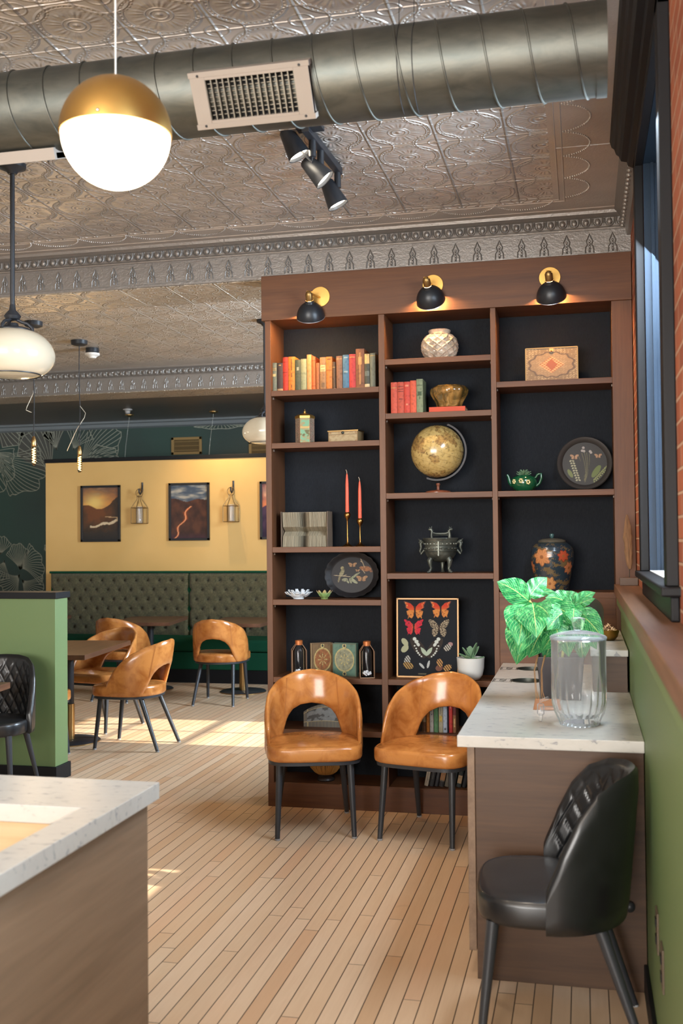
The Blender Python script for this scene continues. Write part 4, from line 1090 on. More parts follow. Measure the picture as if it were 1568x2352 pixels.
# flat red book + glazed pot
xa, xb = P(985, 940, Y=6.09).x, P(1068, 940, Y=6.09).x
t = thing('book', 'orange red book lying flat under the brown glazed pot', 'book', ((xa+xb)/2, 6.09, S2))
w_ = xb-xa
b = MB(); b.box(-w_/2, w_/2, -.001, .002, .001, .030, col=lin((214, 84, 54))); b.box(-w_/2, w_/2, 0, .15, 0, .003, col=lin((214, 84, 54))); b.box(-w_/2, w_/2, 0, .15, .028, .031, col=lin((214, 84, 54)))
obj('cover', b, M_BOOK, t); obj('pages', MB().box(-w_/2+.003, w_/2-.003, .003, .146, .003, .028), M_PAGES, t)
M_GLAZE = mat('brown green glaze', (112, 84, 42), .12, coat=.6); nt, vec, (x, y, z) = coords(M_GLAZE)
setc(M_GLAZE, ramp(nt, noise(nt, vec, 16, 4, .6, 1), [(.35, (58, 52, 26)), (.5, (112, 82, 40)), (.65, (160, 120, 66))]))
def sx_at(px_, py_, Y_): return P(px_, py_, Y=Y_).x
def zz_at(px_, py_, Y_): return P(px_, py_, Y=Y_).z
cx = sx_at(1031, 905, 6.16)
b = MB(); rs = []
for r_, z_ in ((.066, .0), (.072, .004), (.074, .02), (.085, .045), (.105, .075), (.112, .10), (.106, .118), (.088, .128), (.080, .134), (.078, .128), (.066, .08), (.05, .02)):
    rs.append([(r_*math.cos(2*PI*k/48)*(1+.06*math.cos(8*2*PI*k/48)), r_*math.sin(2*PI*k/48)*(1+.06*math.cos(8*2*PI*k/48))*.9, z_) for k in range(48)])
b.rings(rs, 0, True)
solo('glazed_pot', b, M_GLAZE, 'squat brown and green glazed ribbed pot on the flat orange red book', 'pot', (cx, 6.165, S2+.031), sub=1)

# lattice vase
S0 = SH[1][0]; cx = sx_at(1009, 800, 6.18)
M_LATT = mat('grey white crackled glaze', (176, 160, 142), .22, coat=.3); nt, vec, (x, y, z) = coords(M_LATT)
setc(M_LATT, ramp(nt, noise(nt, vec, 14, 4, .6, .5), [(.35, (146, 130, 112)), (.6, (192, 178, 160))]))
Rv, Hv = .108, .176
def vprof(v):
    return lerp_tab(v, [0, .04, .15, .33, .52, .70, .82, .88, .92, 1.0], [.60, .68, .86, .985, 1.0, .93, .76, .62, .58, .62])*Rv
def vf(u, v):
    a = 2*PI*u; r_ = vprof(v)
    if .05 < v < .86:
        A = u*12; Bq = v*4.2
        d1 = abs(((A+Bq) % 1)-.5); d2 = abs(((A-Bq) % 1)-.5)
        ridge = max(d1, d2)*2; r_ += (-.010+.015*max(0, (ridge-.6)/.4)**.7)+(.004*max(0, 1-max(.5-d1, .5-d2)*0-ridge*2.4))
    return (r_*math.cos(a), r_*math.sin(a), Hv*v)
b = MB(); b.grid(vf, 144, 60)
b.lathe([(.001, .002), (.6*Rv, .001)], 36, cap0=False, cap1=False)
b.lathe([(.62*Rv, Hv), (.60*Rv, Hv+.004), (.55*Rv, Hv), (.52*Rv, Hv*.9), (.6*Rv, Hv*.75), (.3*Rv, .03)], 48, cap0=False)
solo('lattice_vase', b, M_LATT, 'round grey white diamond lattice vase on the top shelf of the middle bay', 'vase', (cx, 6.19, S0))

# carved picture box, standing
z3 = SH[2][0]; xa = sx_at(1207, 830, 6.14); xb = sx_at(1326, 830, 6.14); w_ = xb-xa; h = .196
M_PBOX = painted('printed carton box', .45)
def ornate(u, v):
    x, y = (u-.5)*2, (v-.5)*2
    e = (x/.93)**2+(y/.82)**2; c = (132, 104, 70)
    sw = math.sin(x*26+math.sin(y*22)*2)*math.sin(y*24+math.sin(x*20)*2)
    c = mixc(c, (176, 148, 108), s01(sw*1.3))
    if abs(x) > .975 or abs(y) > .96: return (150, 122, 80)
    r_ = math.sqrt((x/.86)**2+(y/.72)**2)*(1+.05*math.cos(math.atan2(y, x)*12))
    if abs(r_-1) < .05: c = (98, 74, 50)
    elif r_ < 1:
        c = mixc((150, 118, 82), (196, 160, 118), s01(sw+.2)*s01(1.1-r_))
        r2 = abs(x)/.50+abs(y)/.50
        if r2 < 1: c = mixc((216, 168, 112), (160, 92, 52), s01(math.sin(x*40)*math.sin(y*40)+.4))
        if abs(x)/.22+abs(y)/.34 < 1: c = (160, 84, 44)
    return c
t = thing('ornate_box', 'ornate gilt printed box standing upright on the top shelf of the third bay', 'box', ((xa+xb)/2, 6.14, z3), .0)
b = MB(); b.grid(lambda u, v: (-w_/2+w_*u, 0, h*v), 110, 72, smooth=False, col=ornate)
b.box(-w_/2, w_/2, .0005, .10, 0, h, col=lin((120, 92, 58))); obj('body', b, M_PBOX, t)
b = MB(); 
for s in ((-w_/2-.003, -w_/2+.002, 0, h), (w_/2-.002, w_/2+.003, 0, h), (-w_/2, w_/2, h-.002, h+.003)): b.box(s[0], s[1], -.003, .10, s[2], s[3])
obj('metal_edge', b, mat('aged metal edge', (140, 112, 70), .5, .5), t)
b = MB().box(-.012, .012, -.006, 0, h-.022, h-.004); b.sphere((0, -.006, h-.018), .005); obj('clasp', b, mat('copper clasp', (206, 130, 76), .3, .9), t)

# hexagonal tin
S3 = SH[0][1]; cx = sx_at(700, 980, 6.17)
t = thing('tea_tin', 'tall hexagonal painted tin with lid and knob on the second shelf of the first bay', 'tin', (cx, 6.17, S3), .25)
def tinp(u, v):
    k = int(u*6) % 2; fu = (u*6) % 1
    if fu < .06 or fu > .94 or v < .04 or v > .93: return (176, 138, 90)
    if k:
        n = mnoise.noise(Vector((u*60, v*60, 2)))
        return mixc((196, 178, 160), (150, 70, 60), s01(n*2+.2)) if mnoise.noise(Vector((u*90, v*90, 5))) > -.25 else (86, 120, 96)
    n = fbm(u*12, v*7, 3); c = mixc((112, 158, 126), (150, 132, 92), s01(n*2+.4))
    if .25 < v < .5 and n > .05: c = (96, 92, 56)
    if .55 < v < .62: c = (190, 156, 96)
    return c
b = MB(); hx = [2*PI*k/6 for k in range(7)]; R_, Ht = .058, .165
def hexf(u, v):
    k = min(5, int(u*6)); f_ = u*6-k; a, c_ = hx[k], hx[k+1]
    return (R_*((1-f_)*math.cos(a)+f_*math.cos(c_)), R_*((1-f_)*math.sin(a)+f_*math.sin(c_)), Ht*v)
b.grid(hexf, 96, 60, smooth=False, col=tinp)
obj('body', b, painted('painted tin', .35, .2), t)
b = MB()
b.rings([[(r_*math.cos(q), r_*math.sin(q), z_) for q in hx[:6]] for r_, z_ in ((.061, Ht-.01), (.061, Ht+.003), (.050, Ht+.012), (.02, Ht+.020), (.018, Ht+.021))], 0, False)
b.sphere((0, 0, Ht+.030), .009, 12, 8); b.tube([(0, 0, Ht+.035), (0, 0, Ht+.048)], [.004, .001], 8)
obj('lid', b, M_GOLD, t)
# gilt casket
xa = sx_at(745, 1000, 6.14); xb = sx_at(815, 1000, 6.14); w_ = xb-xa; zc_ = S3
def casket(u, v):
    c = (188, 164, 124)
    if u < .03 or u > .97 or v < .06 or v > .94: return (142, 108, 64)
    if (u < .1 or u > .9) and (v < .25 or v > .75) and fbm(u*30, v*10) > 0: return (150, 104, 62)
    if v > .70 and v < .74: return (120, 90, 56)
    return mixc(c, (160, 130, 90), s01(fbm(u*9, v*4)+.2))
t = thing('jewel_casket', 'small low cream and gilt casket with a round clasp, right of the hexagonal tin', 'box', ((xa+xb)/2+.02, 6.14, zc_), -.12)
b = MB(); b.grid(lambda u, v: (-w_/2+w_*u, 0, .068*v), 60, 24, smooth=False, col=casket); b.box(-w_/2, w_/2, .0004, .11, 0, .068, col=lin((150, 124, 88))); obj('body', b, M_PBOX, t)
b = MB().box(-w_/2-.004, w_/2+.004, -.004, .114, .066, .074); b.box(-w_/2-.003, w_/2+.003, -.003, .113, 0, .004); obj('gilt_rim', b, M_BRASS, t, bev=.001)
b = MB(); b.sphere((0, -.004, .058), .009, 12, 8); obj('clasp', b, M_DARKBRONZE, t)

# folded page book
S4 = SH[0][2]; xa = sx_at(646, 1215, 6.12); xb = sx_at(751, 1215, 6.12); w_ = xb-xa; h = .210
t = thing('folded_book', 'open book with fanned folded pages standing on the third shelf of the first bay', 'book', ((xa+xb)/2, 6.12, S4))
b = MB(); n = 74
for i in range(n):
    u = (i+.5)/n; x0 = -w_/2+.006+(w_-.012)*u; dark = abs(u-.5)
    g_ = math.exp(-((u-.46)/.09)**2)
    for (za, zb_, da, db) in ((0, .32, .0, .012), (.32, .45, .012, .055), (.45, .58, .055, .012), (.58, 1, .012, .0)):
        j = .004*(random.random()-.5); sh = 1-.16*random.random()-.38*g_*(1 if za < .3 or zb_ > .6 else .3)  # random page tone; print and fold shade painted darker towards the centre
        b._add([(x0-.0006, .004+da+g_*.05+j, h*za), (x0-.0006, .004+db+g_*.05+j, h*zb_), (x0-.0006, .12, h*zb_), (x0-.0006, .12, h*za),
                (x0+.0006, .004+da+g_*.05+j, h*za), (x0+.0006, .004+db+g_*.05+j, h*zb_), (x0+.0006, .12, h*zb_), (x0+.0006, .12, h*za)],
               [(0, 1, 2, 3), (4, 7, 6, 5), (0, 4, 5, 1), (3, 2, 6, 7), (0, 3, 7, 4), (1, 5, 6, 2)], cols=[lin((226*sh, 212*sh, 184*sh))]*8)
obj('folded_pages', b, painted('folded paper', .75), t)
b = MB().box(-w_/2-.003, -w_/2, 0, .13, -.0, h+.004); b.box(w_/2, w_/2+.003, 0, .13, 0, h+.004); b.box(-w_/2, w_/2, .125, .13, 0, h+.004); obj('cover', b, mat('brown book cover', (110, 92, 76), .6), t)

# candlesticks and candles
M_CANDLE = mat('coral wax', (214, 92, 66), .42, spec=.4)
for (cxp, zt, zs, lb, lb2) in ((798, 1078, 1178, 'tall coral taper candle in the left, taller brass candlestick', 'taller brass candlestick on the left, third shelf of the first bay'),
                         (827, 1095, 1192, 'tall coral taper candle in the right, shorter brass candlestick', 'shorter brass candlestick on the right, third shelf of the first bay')):
    Y_ = 6.15; x = sx_at(cxp, 1253, Y_); hs = zz_at(cxp, zs, Y_)-S4; hc = zz_at(cxp, zt, Y_)-S4
    b = MB().lathe([(.031, 0), (.032, .003), (.026, .007), (.011, .016), (.006, .028), (.0048, .06), (.0045, hs-.05), (.007, hs-.04), (.016, hs-.026), (.0205, hs-.012), (.017, hs-.002), (.012, hs+.004), (.009, hs+.002), (.009, hs-.008)], 28)
    solo('candlestick', b, mat('antique brass', (150, 108, 58), .28, 1), lb2, 'candlestick', (x, Y_, S4), group='brass candlesticks')
    t = thing('candle', lb, 'candle', (x, Y_, S4+hs-.006), 0, 'coral taper candles')
    obj('wax', MB().lathe([(.0085, 0), (.0115, .012), (.0095, (hc-hs)*.7), (.0055, hc-hs-.03), (.002, hc-hs-.018)], 20), M_CANDLE, t)
    obj('wick', MB().tube([(0, 0, hc-hs-.02), (-.001, 0, hc-hs-.008), (-.006, 0, hc-hs+.004)], .0014, 6), mat('pale wick', (214, 190, 160), .8), t)

# leaning trays
M_TRAY = painted('lacquered metal tray', .42, spec=.25)
def tri_moth(x, y, s, ca, cb):
    """small butterfly test in local coordinates, returns a colour or None"""
    x, y = x/s, y/s
    if abs(x) < .06 and -.35 < y < .3: return (60, 44, 34)
    ax = abs(x)
    if ((ax-.42)/.40)**2+((y-.16-.35*(ax-.42))/.26)**2 < 1: return ca if fbm(x*4, y*4) < .15 else cb
    if ((ax-.30)/.27)**2+((y+.25)/.24)**2 < 1: return cb if fbm(x*5, y*5) > .0 else ca
    return None
def ell(x, y, cx, cy, a, b_, th=0):
    dx, dy = x-cx, y-cy; c, s = math.cos(th), math.sin(th)
    return ((dx*c+dy*s)/a)**2+((-dx*s+dy*c)/b_)**2 < 1
def tray_oval(x, y):     # x, y in -1..1 of the flat face
    c = (34, 33, 38)
    for (cx, cy, a, b_, th, cc) in ((-.52, .12, .10, .26, -.35, (150, 142, 110)), (-.50, .40, .085, .10, 0, (160, 150, 112)), (-.64, -.22, .05, .22, -.2, (140, 128, 96)),
                                    (.66, .36, .27, .15, -.1, (168, 112, 70)), (.92, .22, .08, .06, -.4, (150, 96, 60)), (.44, .42, .09, .08, 0, (176, 120, 78)),
                                    (-.36, -.28, .15, .10, .1, (150, 148, 120)), (-.08, -.34, .05, .16, .3, (160, 160, 128)), (.08, -.34, .08, .24, .9, (168, 170, 140)), (.05, -.12, .06, .2, -.9, (150, 158, 122)), (.20, .02, .05, .22, -.95, (158, 160, 130)), (-.22, -.38, .05, .12, .6, (150, 150, 122))):
        if ell(x, y, cx, cy, a, b_, th): c = mixc(cc, tuple(q*.7 for q in cc), s01(fbm(x*8, y*8)+.3))
    for (x0, y0, x1, y1) in ((-.9, -.02, -.1, -.10), (.40, .95, .60, .45), (-.45, -.05, -.3, .0), (.52, .7, .40, .80), (.5, .3, .62, .1)):
        dx, dy = x1-x0, y1-y0; t_ = max(0, min(1, ((x-x0)*dx+(y-y0)*dy)/(dx*dx+dy*dy)))
        if math.hypot(x-x0-t_*dx, y-y0-t_*dy) < .018: c = (178, 160, 130)
    for (cx, cy, s_) in ((.0, .60, .26), (.48, -.20, .34), (.26, .26, .14)):
        m = tri_moth(x-cx, y-cy, s_, (178, 140, 102), (146, 106, 74))
        if m: c = m
    return c
Y_ = 6.235; xc = sx_at(806, 1320, Y_); zc_ = SH[0][3]
Ra, Rb = .165, .138
t = thing('oval_tray', 'black oval scalloped tray painted with birds, leaves and butterflies, leaning in the first bay', 'tray', (xc, Y_, zc_+.005), 0, rot=(math.radians(-9), 0, 0))
def scal(a): return 1+.03*abs(math.sin(a*10))
b = MB(); rs = []; seg = 160
for (q, d) in ((.0, .012), (.78, .012), (.84, .006), (.90, .002), (.96, -.008), (1.0, -.010), (.995, -.004), (.9, .008), (.8, .018), (0.0, .018)):
    rs.append([(max(q, .001)*Ra*math.cos(2*PI*k/seg)*(scal(2*PI*k/seg) if q > .9 else 1), d, Rb+max(q, .001)*Rb*math.sin(2*PI*k/seg)*(scal(2*PI*k/seg) if q > .9 else 1)) for k in range(seg)])
b.rings(rs, 0, True, cols=[lin((38, 36, 38))]*(seg*len(rs)))
b.grid(lambda u, v: (v*.80*Ra*math.cos(2*PI*u), .0112, Rb+v*.80*Rb*math.sin(2*PI*u)), 240, 80, smooth=False,
       col=lambda u, v: tray_oval(v*1.04*math.cos(2*PI*u), v*1.04*math.sin(2*PI*u)))
obj('tray_body', b, M_TRAY, t)
def tray_round(x, y):
    c = (62, 58, 54)
    for k in range(7):
        for s, bx_, bend in ((-1, -.42, -.30), (1, .55, .45)):
            pass
    def stem(x0, y0, x1, y1, cc, w_=.013):
        dx, dy = x1-x0, y1-y0; t_ = max(0, min(1, ((x-x0)*dx+(y-y0)*dy)/(dx*dx+dy*dy)))
        return math.hypot(x-x0-t_*dx-.08*math.sin(PI*t_), y-y0-t_*dy) < w_
    for e in (-.45, -.3, -.12, .0, .1, .22):
        if stem(0, -.88, e, .55-abs(e)*.4, None): c = (112, 106, 78)
    for k in range(9):       # lupin on the left, fern on the right
        yy = -.78+k*.115; xx = -.30-.035*k
        if ell(x, y, xx-.06, yy, .055, .04, .5) or ell(x, y, xx+.06, yy, .055, .04, -.5): c = (172, 168, 138)
        xx2 = .42+.07*k; yy2 = -.82+.075*k
        if ell(x, y, xx2, yy2+.05, .05, .03, 1.2) or ell(x, y, xx2+.02, yy2-.05, .05, .03, -.8): c = (150, 154, 98)
    if ell(x, y, .52, -.38, .13, .34, -.6): c = (112, 122, 70)
    if ell(x, y, -.66, -.45, .09, .22, .5): c = (122, 128, 80)
    for (cx, cy) in ((-.05, .76), (-.10, .62), (-.02, .60), (.26, .58), (.30, .52)):
        if ell(x, y, cx, cy, .06, .06): c = (176, 166, 160)
    for (cx, cy, s_) in ((-.46, .34, .24), (.62, .36, .20)):
        m = tri_moth(x-cx, y-cy, s_, (190, 150, 116), (160, 118, 90))
        if m: c = m
    return c
Y_ = 6.22; xc = sx_at(1342, 1056, Y_); zc_ = SH[2][1]; R_ = .158
t = thing('round_tray', 'round dark tray with painted ferns, wild flowers and two butterflies, leaning in the third bay', 'tray', (xc, Y_, zc_+.004), 0, rot=(math.radians(-8), 0, 0))
b = MB(); rs = []; seg = 96
for (q, d) in ((.001, .012), (.80, .012), (.83, .004), (.90, -.006), (.97, -.010), (1.0, -.004), (.97, .004), (.85, .014), (.8, .018), (.001, .018)):
    rs.append([(q*R_*math.cos(2*PI*k/seg), d, R_+q*R_*math.sin(2*PI*k/seg)) for k in range(seg)])
b.rings(rs, 0, True, cols=[lin((66, 62, 60))]*(seg*len(rs)))
def disc(u, v):
    r_ = v*.79*R_; a = 2*PI*u; return (r_*math.cos(a), .0112, R_+r_*math.sin(a))
b.grid(disc, 200, 70, smooth=False, col=lambda u, v: tray_round(v*math.cos(2*PI*u), v*math.sin(2*PI*u)))
obj('tray_body', b, M_TRAY, t)

# flower shaped dishes
M_WHITECER = mat('white porcelain', (206, 210, 214), .3, coat=.3)
M_GREENCER = mat('pale green glazed leaf', (130, 148, 92), .2, coat=.5); nt, vec, (x, y, z) = coords(M_GREENCER)
setc(M_GREENCER, ramp(nt, (z*14), [(0, (112, 116, 66)), (.45, (120, 156, 96)), (.8, (196, 150, 110))]))
S5 = SH[0][3]; cx = sx_at(685, 1374, 6.12)
b = MB().lathe([(.030, 0), (.034, .002), (.028, .010), (.02, .012)], 28)
for ringi, (n, r0, r1, zt, w_) in enumerate(((13, .022, .086, .042, .016), (11, .02, .066, .056, .013))):
    for k in range(n):
        a = 2*PI*(k+.5*ringi)/n
        def pf(u, v, a=a, r0=r0, r1=r1, zt=zt, w_=w_):
            r_ = r0+(r1-r0)*v; ww = w_*math.sin(min(1, v*1.25+.12)*PI*.62)*(1 if v < .85 else .75); x_ = (u-.5)*2*ww
            z_ = .008+(zt-.008)*v**1.4+abs(x_)**2*14+.004*math.sin(v*9+a*3); return (r_*math.cos(a)-x_*math.sin(a), r_*math.sin(a)*.85+x_*math.cos(a), z_)
        b.grid(pf, 4, 8)
solo('flower_dish', b, M_WHITECER, 'white porcelain dish of curled petals on the fourth shelf of the first bay', 'dish', (cx, 6.13, S5), solid=.004, sub=1)
cx = sx_at(745, 1374, 6.11)
b = MB().lathe([(.022, 0), (.024, .002), (.018, .010)], 24)
for k in range(8):
    a = 2*PI*k/8+.2
    def pf(u, v, a=a):
        r_ = .014+.034*v; ww = .017*math.sin((v*.8+.15)*PI); x_ = (u-.5)*2*ww
        z_ = .006+.048*v**1.2-abs(x_)*.25*v; return (r_*math.cos(a)-x_*math.sin(a), r_*math.sin(a)+x_*math.cos(a), z_+abs(x_)*.1)
    b.grid(pf, 6, 8)
solo('leaf_cup', b, M_GREENCER, 'small green leaf shaped cup right of the white petal dish', 'dish', (cx, 6.11, S5), solid=.003, sub=1)

# globe
S6 = SH[1][2]; Y_ = 6.20; gx = sx_at(1004, 1036, Y_); gz = zz_at(1004, 1037, Y_); R_ = .157; bxp = sx_at(1006, 1125, Y_)
t = thing('desk_globe', 'antique cream globe with brown continents on a wooden foot, middle bay', 'globe', (bxp, Y_, S6))
def land(u, v):
    a = 2*PI*u; t_ = PI*v; p = Vector((math.sin(t_)*math.cos(a), math.sin(t_)*math.sin(a), -math.cos(t_)))
    n = mnoise.fractal(p*1.5+Vector((3.1, 1.7, .4)), 1, 2, 6); d = mnoise.fractal(p*9, 1, 2, 3)
    c = mixc((214, 186, 122), (196, 164, 98), s01(d+.3))
    if n > .17: c = mixc((190, 156, 96), (146, 110, 66), s01(d*1.4+.3)) if n > .21 else (116, 92, 56)
    elif abs(n+.25) < .012: c = (150, 132, 92)
    if abs(math.fmod(v*12+.5, 1)-.5) < .012 or abs(math.fmod(u*24+.5, 1)-.5) < .012: c = mixc(c, (150, 124, 80), .35)
    if d > .45: c = mixc(c, (120, 110, 80), .4)
    return c
b = MB(); b.M = Matrix.Translation((gx-bxp, 0, gz-S6)) @ Matrix.Rotation(math.radians(20), 4, 'Y')
b.grid(lambda u, v: (R_*math.sin(PI*v)*math.cos(2*PI*u), R_*math.sin(PI*v)*math.sin(2*PI*u), -R_*math.cos(PI*v)), 220, 120, col=land)
obj('sphere', b, painted('varnished globe paper', .22, coat=.5), t)
b = MB(); b.M = Matrix.Translation((gx-bxp, 0, gz-S6)); rs = []
for k in range(49):
    a = math.radians(-112+k*(180/48)); Rm = R_+.008
    rs.append([((Rm+o_)*math.cos(a), y_, (Rm+o_)*math.sin(a)) for o_, y_ in ((0, -.009), (.011, -.009), (.014, 0), (.011, .009), (0, .009))])
b.rings(rs, 0, True)
for aa in (-112, 68): b.sphere(((R_+.012)*math.cos(math.radians(aa)), 0, (R_+.012)*math.sin(math.radians(aa))), .009)
obj('meridian_arm', b, mat('dark grey metal arm', (44, 42, 44), .5, .2), t)
obj('stem', MB().lathe([(.014, .014), (.009, .022), (.0085, .045), (.013, .052), (.011, .06)], 20), mat('turned reddish wood stem', (120, 70, 50), .4), t)
obj('foot', MB().lathe([(.078, 0), (.078, .006), (.070, .013), (.045, .017), (.015, .02)], 44), mat('reddish turned wood', (140, 78, 52), .32, coat=.3), t)

# bronze tripod censer
S7 = SH[1][3]; Y_ = 6.19; cx = sx_at(1012, 1275, Y_)
t = thing('bronze_censer', 'green bronze tripod vessel with beast handles and a bar on top, middle bay', 'censer', (cx, Y_, S7))
M_BZ = mat('patinated bronze', (84, 88, 80), .42, .55); nt, vec, (x, y, z) = coords(M_BZ)
nn = noise(nt, vec, 55, 4, .6); setc(M_BZ, ramp(nt, noise(nt, vec, 12, 4), [(.35, (58, 62, 58)), (.65, (106, 108, 98))])); bump(M_BZ, nn, .5, .004)
obj('bowl', MB().lathe([(.012, .062), (.045, .068), (.075, .085), (.091, .112), (.095, .15), (.096, .185), (.104, .196), (.106, .202), (.104, .206), (.094, .204), (.088, .18), (.08, .12), (.04, .09), (.001, .085)], 56), M_BZ, t)
b = MB()
for z_ in (.125, .160, .182): b.lathe([(.096, z_-.002), (.099, z_), (.096, z_+.002)], 48, cap0=False, cap1=False)
b.box(-.004, .004, -.106, -.090, .10, .185)
for k in range(24): b.sphere((.0975*math.cos(k*PI/12), .0975*math.sin(k*PI/12), .171), .006, 6, 4); b.sphere((.096*math.cos(k*PI/12+.13), .096*math.sin(k*PI/12+.13), .143), .008, 6, 4, sc=(1, 1, .7))
obj('relief_bands', b, M_BZ, t)
for a in (-2.45, -.7, PI/2):
    b = MB(); c_, s_ = math.cos(a), math.sin(a)
    b.tube([(c_*r_, s_*r_, z_) for r_, z_ in ((.066, .088), (.078, .070), (.074, .045), (.068, .025), (.078, .010), (.084, .002))], [.017, .017, .011, .008, .010, .012], 10)
    b.sphere((c_*.082, s_*.082, .065), .008); b.sphere((c_*.088, s_*.088, .005), .010, sc=(1, 1, .6)); obj('leg', b, M_BZ, t)
for s in (-1, 1):
    b = MB(); b.tube([(s*.098, 0, .135), (s*.118, 0, .110), (s*.124, 0, .128), (s*.116, 0, .150), (s*.120, 0, .172), (s*.110, 0, .184), (s*.098, 0, .176)], [.009, .008, .008, .010, .012, .012, .009], 10)
    b.sphere((s*.118, 0, .188), .011, sc=(1.2, .8, .8)); b.tube([(s*.122, 0, .192), (s*.134, 0, .200)], [.006, .001], 6); b.sphere((s*.127, 0, .178), .006)
    obj('beast_handle', b, M_BZ, t)
    b = MB(); b.tube([(s*.052, 0, .200), (s*.054, 0, .225), (s*.050, 0, .245), (s*.058, 0, .258)], [.010, .009, .010, .008], 10); b.sphere((s*.060, 0, .256), .011, sc=(1.3, .8, .8)); b.tube([(s*.055, 0, .262), (s*.052, 0, .276)], [.005, .001], 6); b.tube([(s*.062, 0, .262), (s*.066, 0, .272)], [.004, .001], 6)
    obj('beast_finial', b, M_BZ, t)
b = MB(); b.tube([(-.055, 0, .238), (-.03, 0, .232), (0, 0, .230), (.03, 0, .232), (.055, 0, .238)], [.007, .006, .008, .006, .007], 10); b.tube([(-.05, 0, .222), (.05, 0, .222)], .003, 6); obj('top_bar', b, M_BZ, t)

# ginger jar
S8 = SH[2][2]; Y_ = 6.19; cx = sx_at(1268, 1300, Y_)
t = thing('ginger_jar', 'tall dark blue lidded jar painted with peach flowers in the third bay', 'jar', (cx, Y_, S8))
FL = [(.675, .70, .17, (206, 138, 88)), (.84, .72, .11, (186, 84, 56)), (.545, .50, .12, (196, 120, 76)), (.90, .48, .12, (200, 126, 84)), (.73, .16, .14, (204, 142, 84)), (.60, .20, .0, 0), (.25, .6, .11, (206, 138, 88)), (.10, .3, .1, (200, 126, 80)), (.40, .28, .09, (190, 110, 70))]
FL = [f for f in FL if f[2] > 0]
def jar(u, v):
    c = (44, 58, 70); n = fbm(u*10, v*8, 2)
    if n > .22: c = (110, 92, 64)
    if abs(n-.05) < .018: c = (128, 104, 72)
    if abs(math.sin(u*60+4*math.sin(v*18))) < .06 and n > -.1: c = (120, 104, 70)
    for (fu, fv, fr, cc) in FL:
        dx, dy = (u-fu)*2.5, (v-fv)*1.0; r_ = math.hypot(dx, dy); a = math.atan2(dy, dx)
        lim = fr*(1+.16*math.sin(a*7))
        if r_ < lim:
            c = mixc(cc, tuple(q*.72 for q in cc), s01(math.sin(a*14)*.6+.1)*s01(r_/lim))
            if r_ > lim*.90: c = tuple(q*.55 for q in cc)
            if r_ < fr*.22: c = (150, 96, 56)
    if v < .02 or v > .965: c = (60, 66, 66)
    return c
pr = [(.72, 0), (.735, .01), (.76, .10), (.84, .30), (.95, .52), (1.0, .70), (.98, .82), (.90, .90), (.76, .96), (.60, 1.0)]
Hj, Rj = .285, .125
prr = [(lerp_tab(k/70, [p[1] for p in pr], [p[0] for p in pr])*Rj, k/70*Hj) for k in range(71)]
b = MB(); b.grid(lambda u, v: (prr[int(round(v*70))][0]*math.cos(2*PI*u), prr[int(round(v*70))][0]*math.sin(2*PI*u), v*Hj), 220, 70, col=jar)
obj('body', b, painted('glazed porcelain', .25, coat=.3), t)
obj('lid', MB().lathe([(.62*Rj, Hj-.002), (.64*Rj, Hj+.003), (.60*Rj, Hj+.010), (.42*Rj, Hj+.018), (.12*Rj, Hj+.022)], 48), mat('dark jar lid', (84, 78, 66), .3), t)
obj('knob', MB().lathe([(.006, Hj+.02), (.008, Hj+.024), (.014, Hj+.036), (.012, Hj+.046), (.003, Hj+.05)], 24), mat('teal glazed knob', (58, 84, 84), .25), t)

# green teapot with succulent
S9 = SH[2][1]; Y_ = 6.15; cx = sx_at(1203, 1105, Y_)
t = thing('green_teapot', 'dark green glazed teapot with gold flower decoration left of the round tray', 'teapot', (cx, Y_, S9))
M_TEA = mat('dark green glaze', (16, 74, 46), .12, coat=.6)
obj('body', MB().lathe([(.046, 0), (.048, .004), (.060, .012), (.074, .035), (.076, .060), (.066, .080), (.050, .088), (.044, .092), (.040, .086)], 40), M_TEA, t)
obj('spout', MB().tube([(-.064, 0, .035), (-.082, 0, .055), (-.088, 0, .085), (-.096, 0, .098)], [.016, .012, .009, .008], 12), M_TEA, t)
obj('handle', MB().tube([(.062, 0, .072), (.080, 0, .098), (.098, 0, .100), (.100, 0, .075), (.088, 0, .045), (.068, 0, .028)], .008, 10), M_TEA, t)
b = MB()
for (a, z_) in ((-1.75, .058), (-2.35, .055), (-1.2, .05)):
    for k in range(7): b.sphere((.0765*math.cos(a+.11*math.cos(k)), .0765*math.sin(a+.11*math.cos(k)), z_+.010*math.sin(k*1.0)), .006, 6, 4)
obj('gilt_flowers', b, mat('gilt flower relief', (176, 160, 110), .35, .3), t)
M_SUCC = mat('grey green succulent leaf', (104, 134, 102), .5)
def leafgrid(b, base, az, el, L_, W_, curl=.3, th=.0, mi=0, tipw=.0, nu=6, nv=10, fold=.12, cols=None):
    """leaf blade growing from base in direction az/el"""
    ca, sa = math.cos(az), math.sin(az)
    def f(u, v):
        w_ = W_*math.sin(PI*min(1, v*.90+.06))**.8*(1-.15*v); s_ = (u-.5)*2
        e = el-curl*v; r_ = L_*v*math.cos(el-curl*v*.5); z_ = L_*v*math.sin(el-curl*v*.6)
        x_ = s_*w_*.5; z_ += abs(s_)*w_*fold
        return (base[0]+r_*ca-x_*sa, base[1]+r_*sa+x_*ca, base[2]+z_)
    b.grid(f, nu, nv, mi=mi)
def succulent(name, loc, label, rr, n=((6, 1.25, 1.0), (6, .8, .9), (5, .35, .75)), W_=.4):
    b = MB()
    for i, (k, el, ls) in enumerate(n):
        for j in range(k): leafgrid(b, (0, 0, 0), 2*PI*j/k+i*.6, el, rr*ls, rr*W_, curl=-.15 if el < .6 else .25, fold=.25)
    return solo(name, b, M_SUCC, label, 'plant', loc, solid=rr*.07, sub=1)
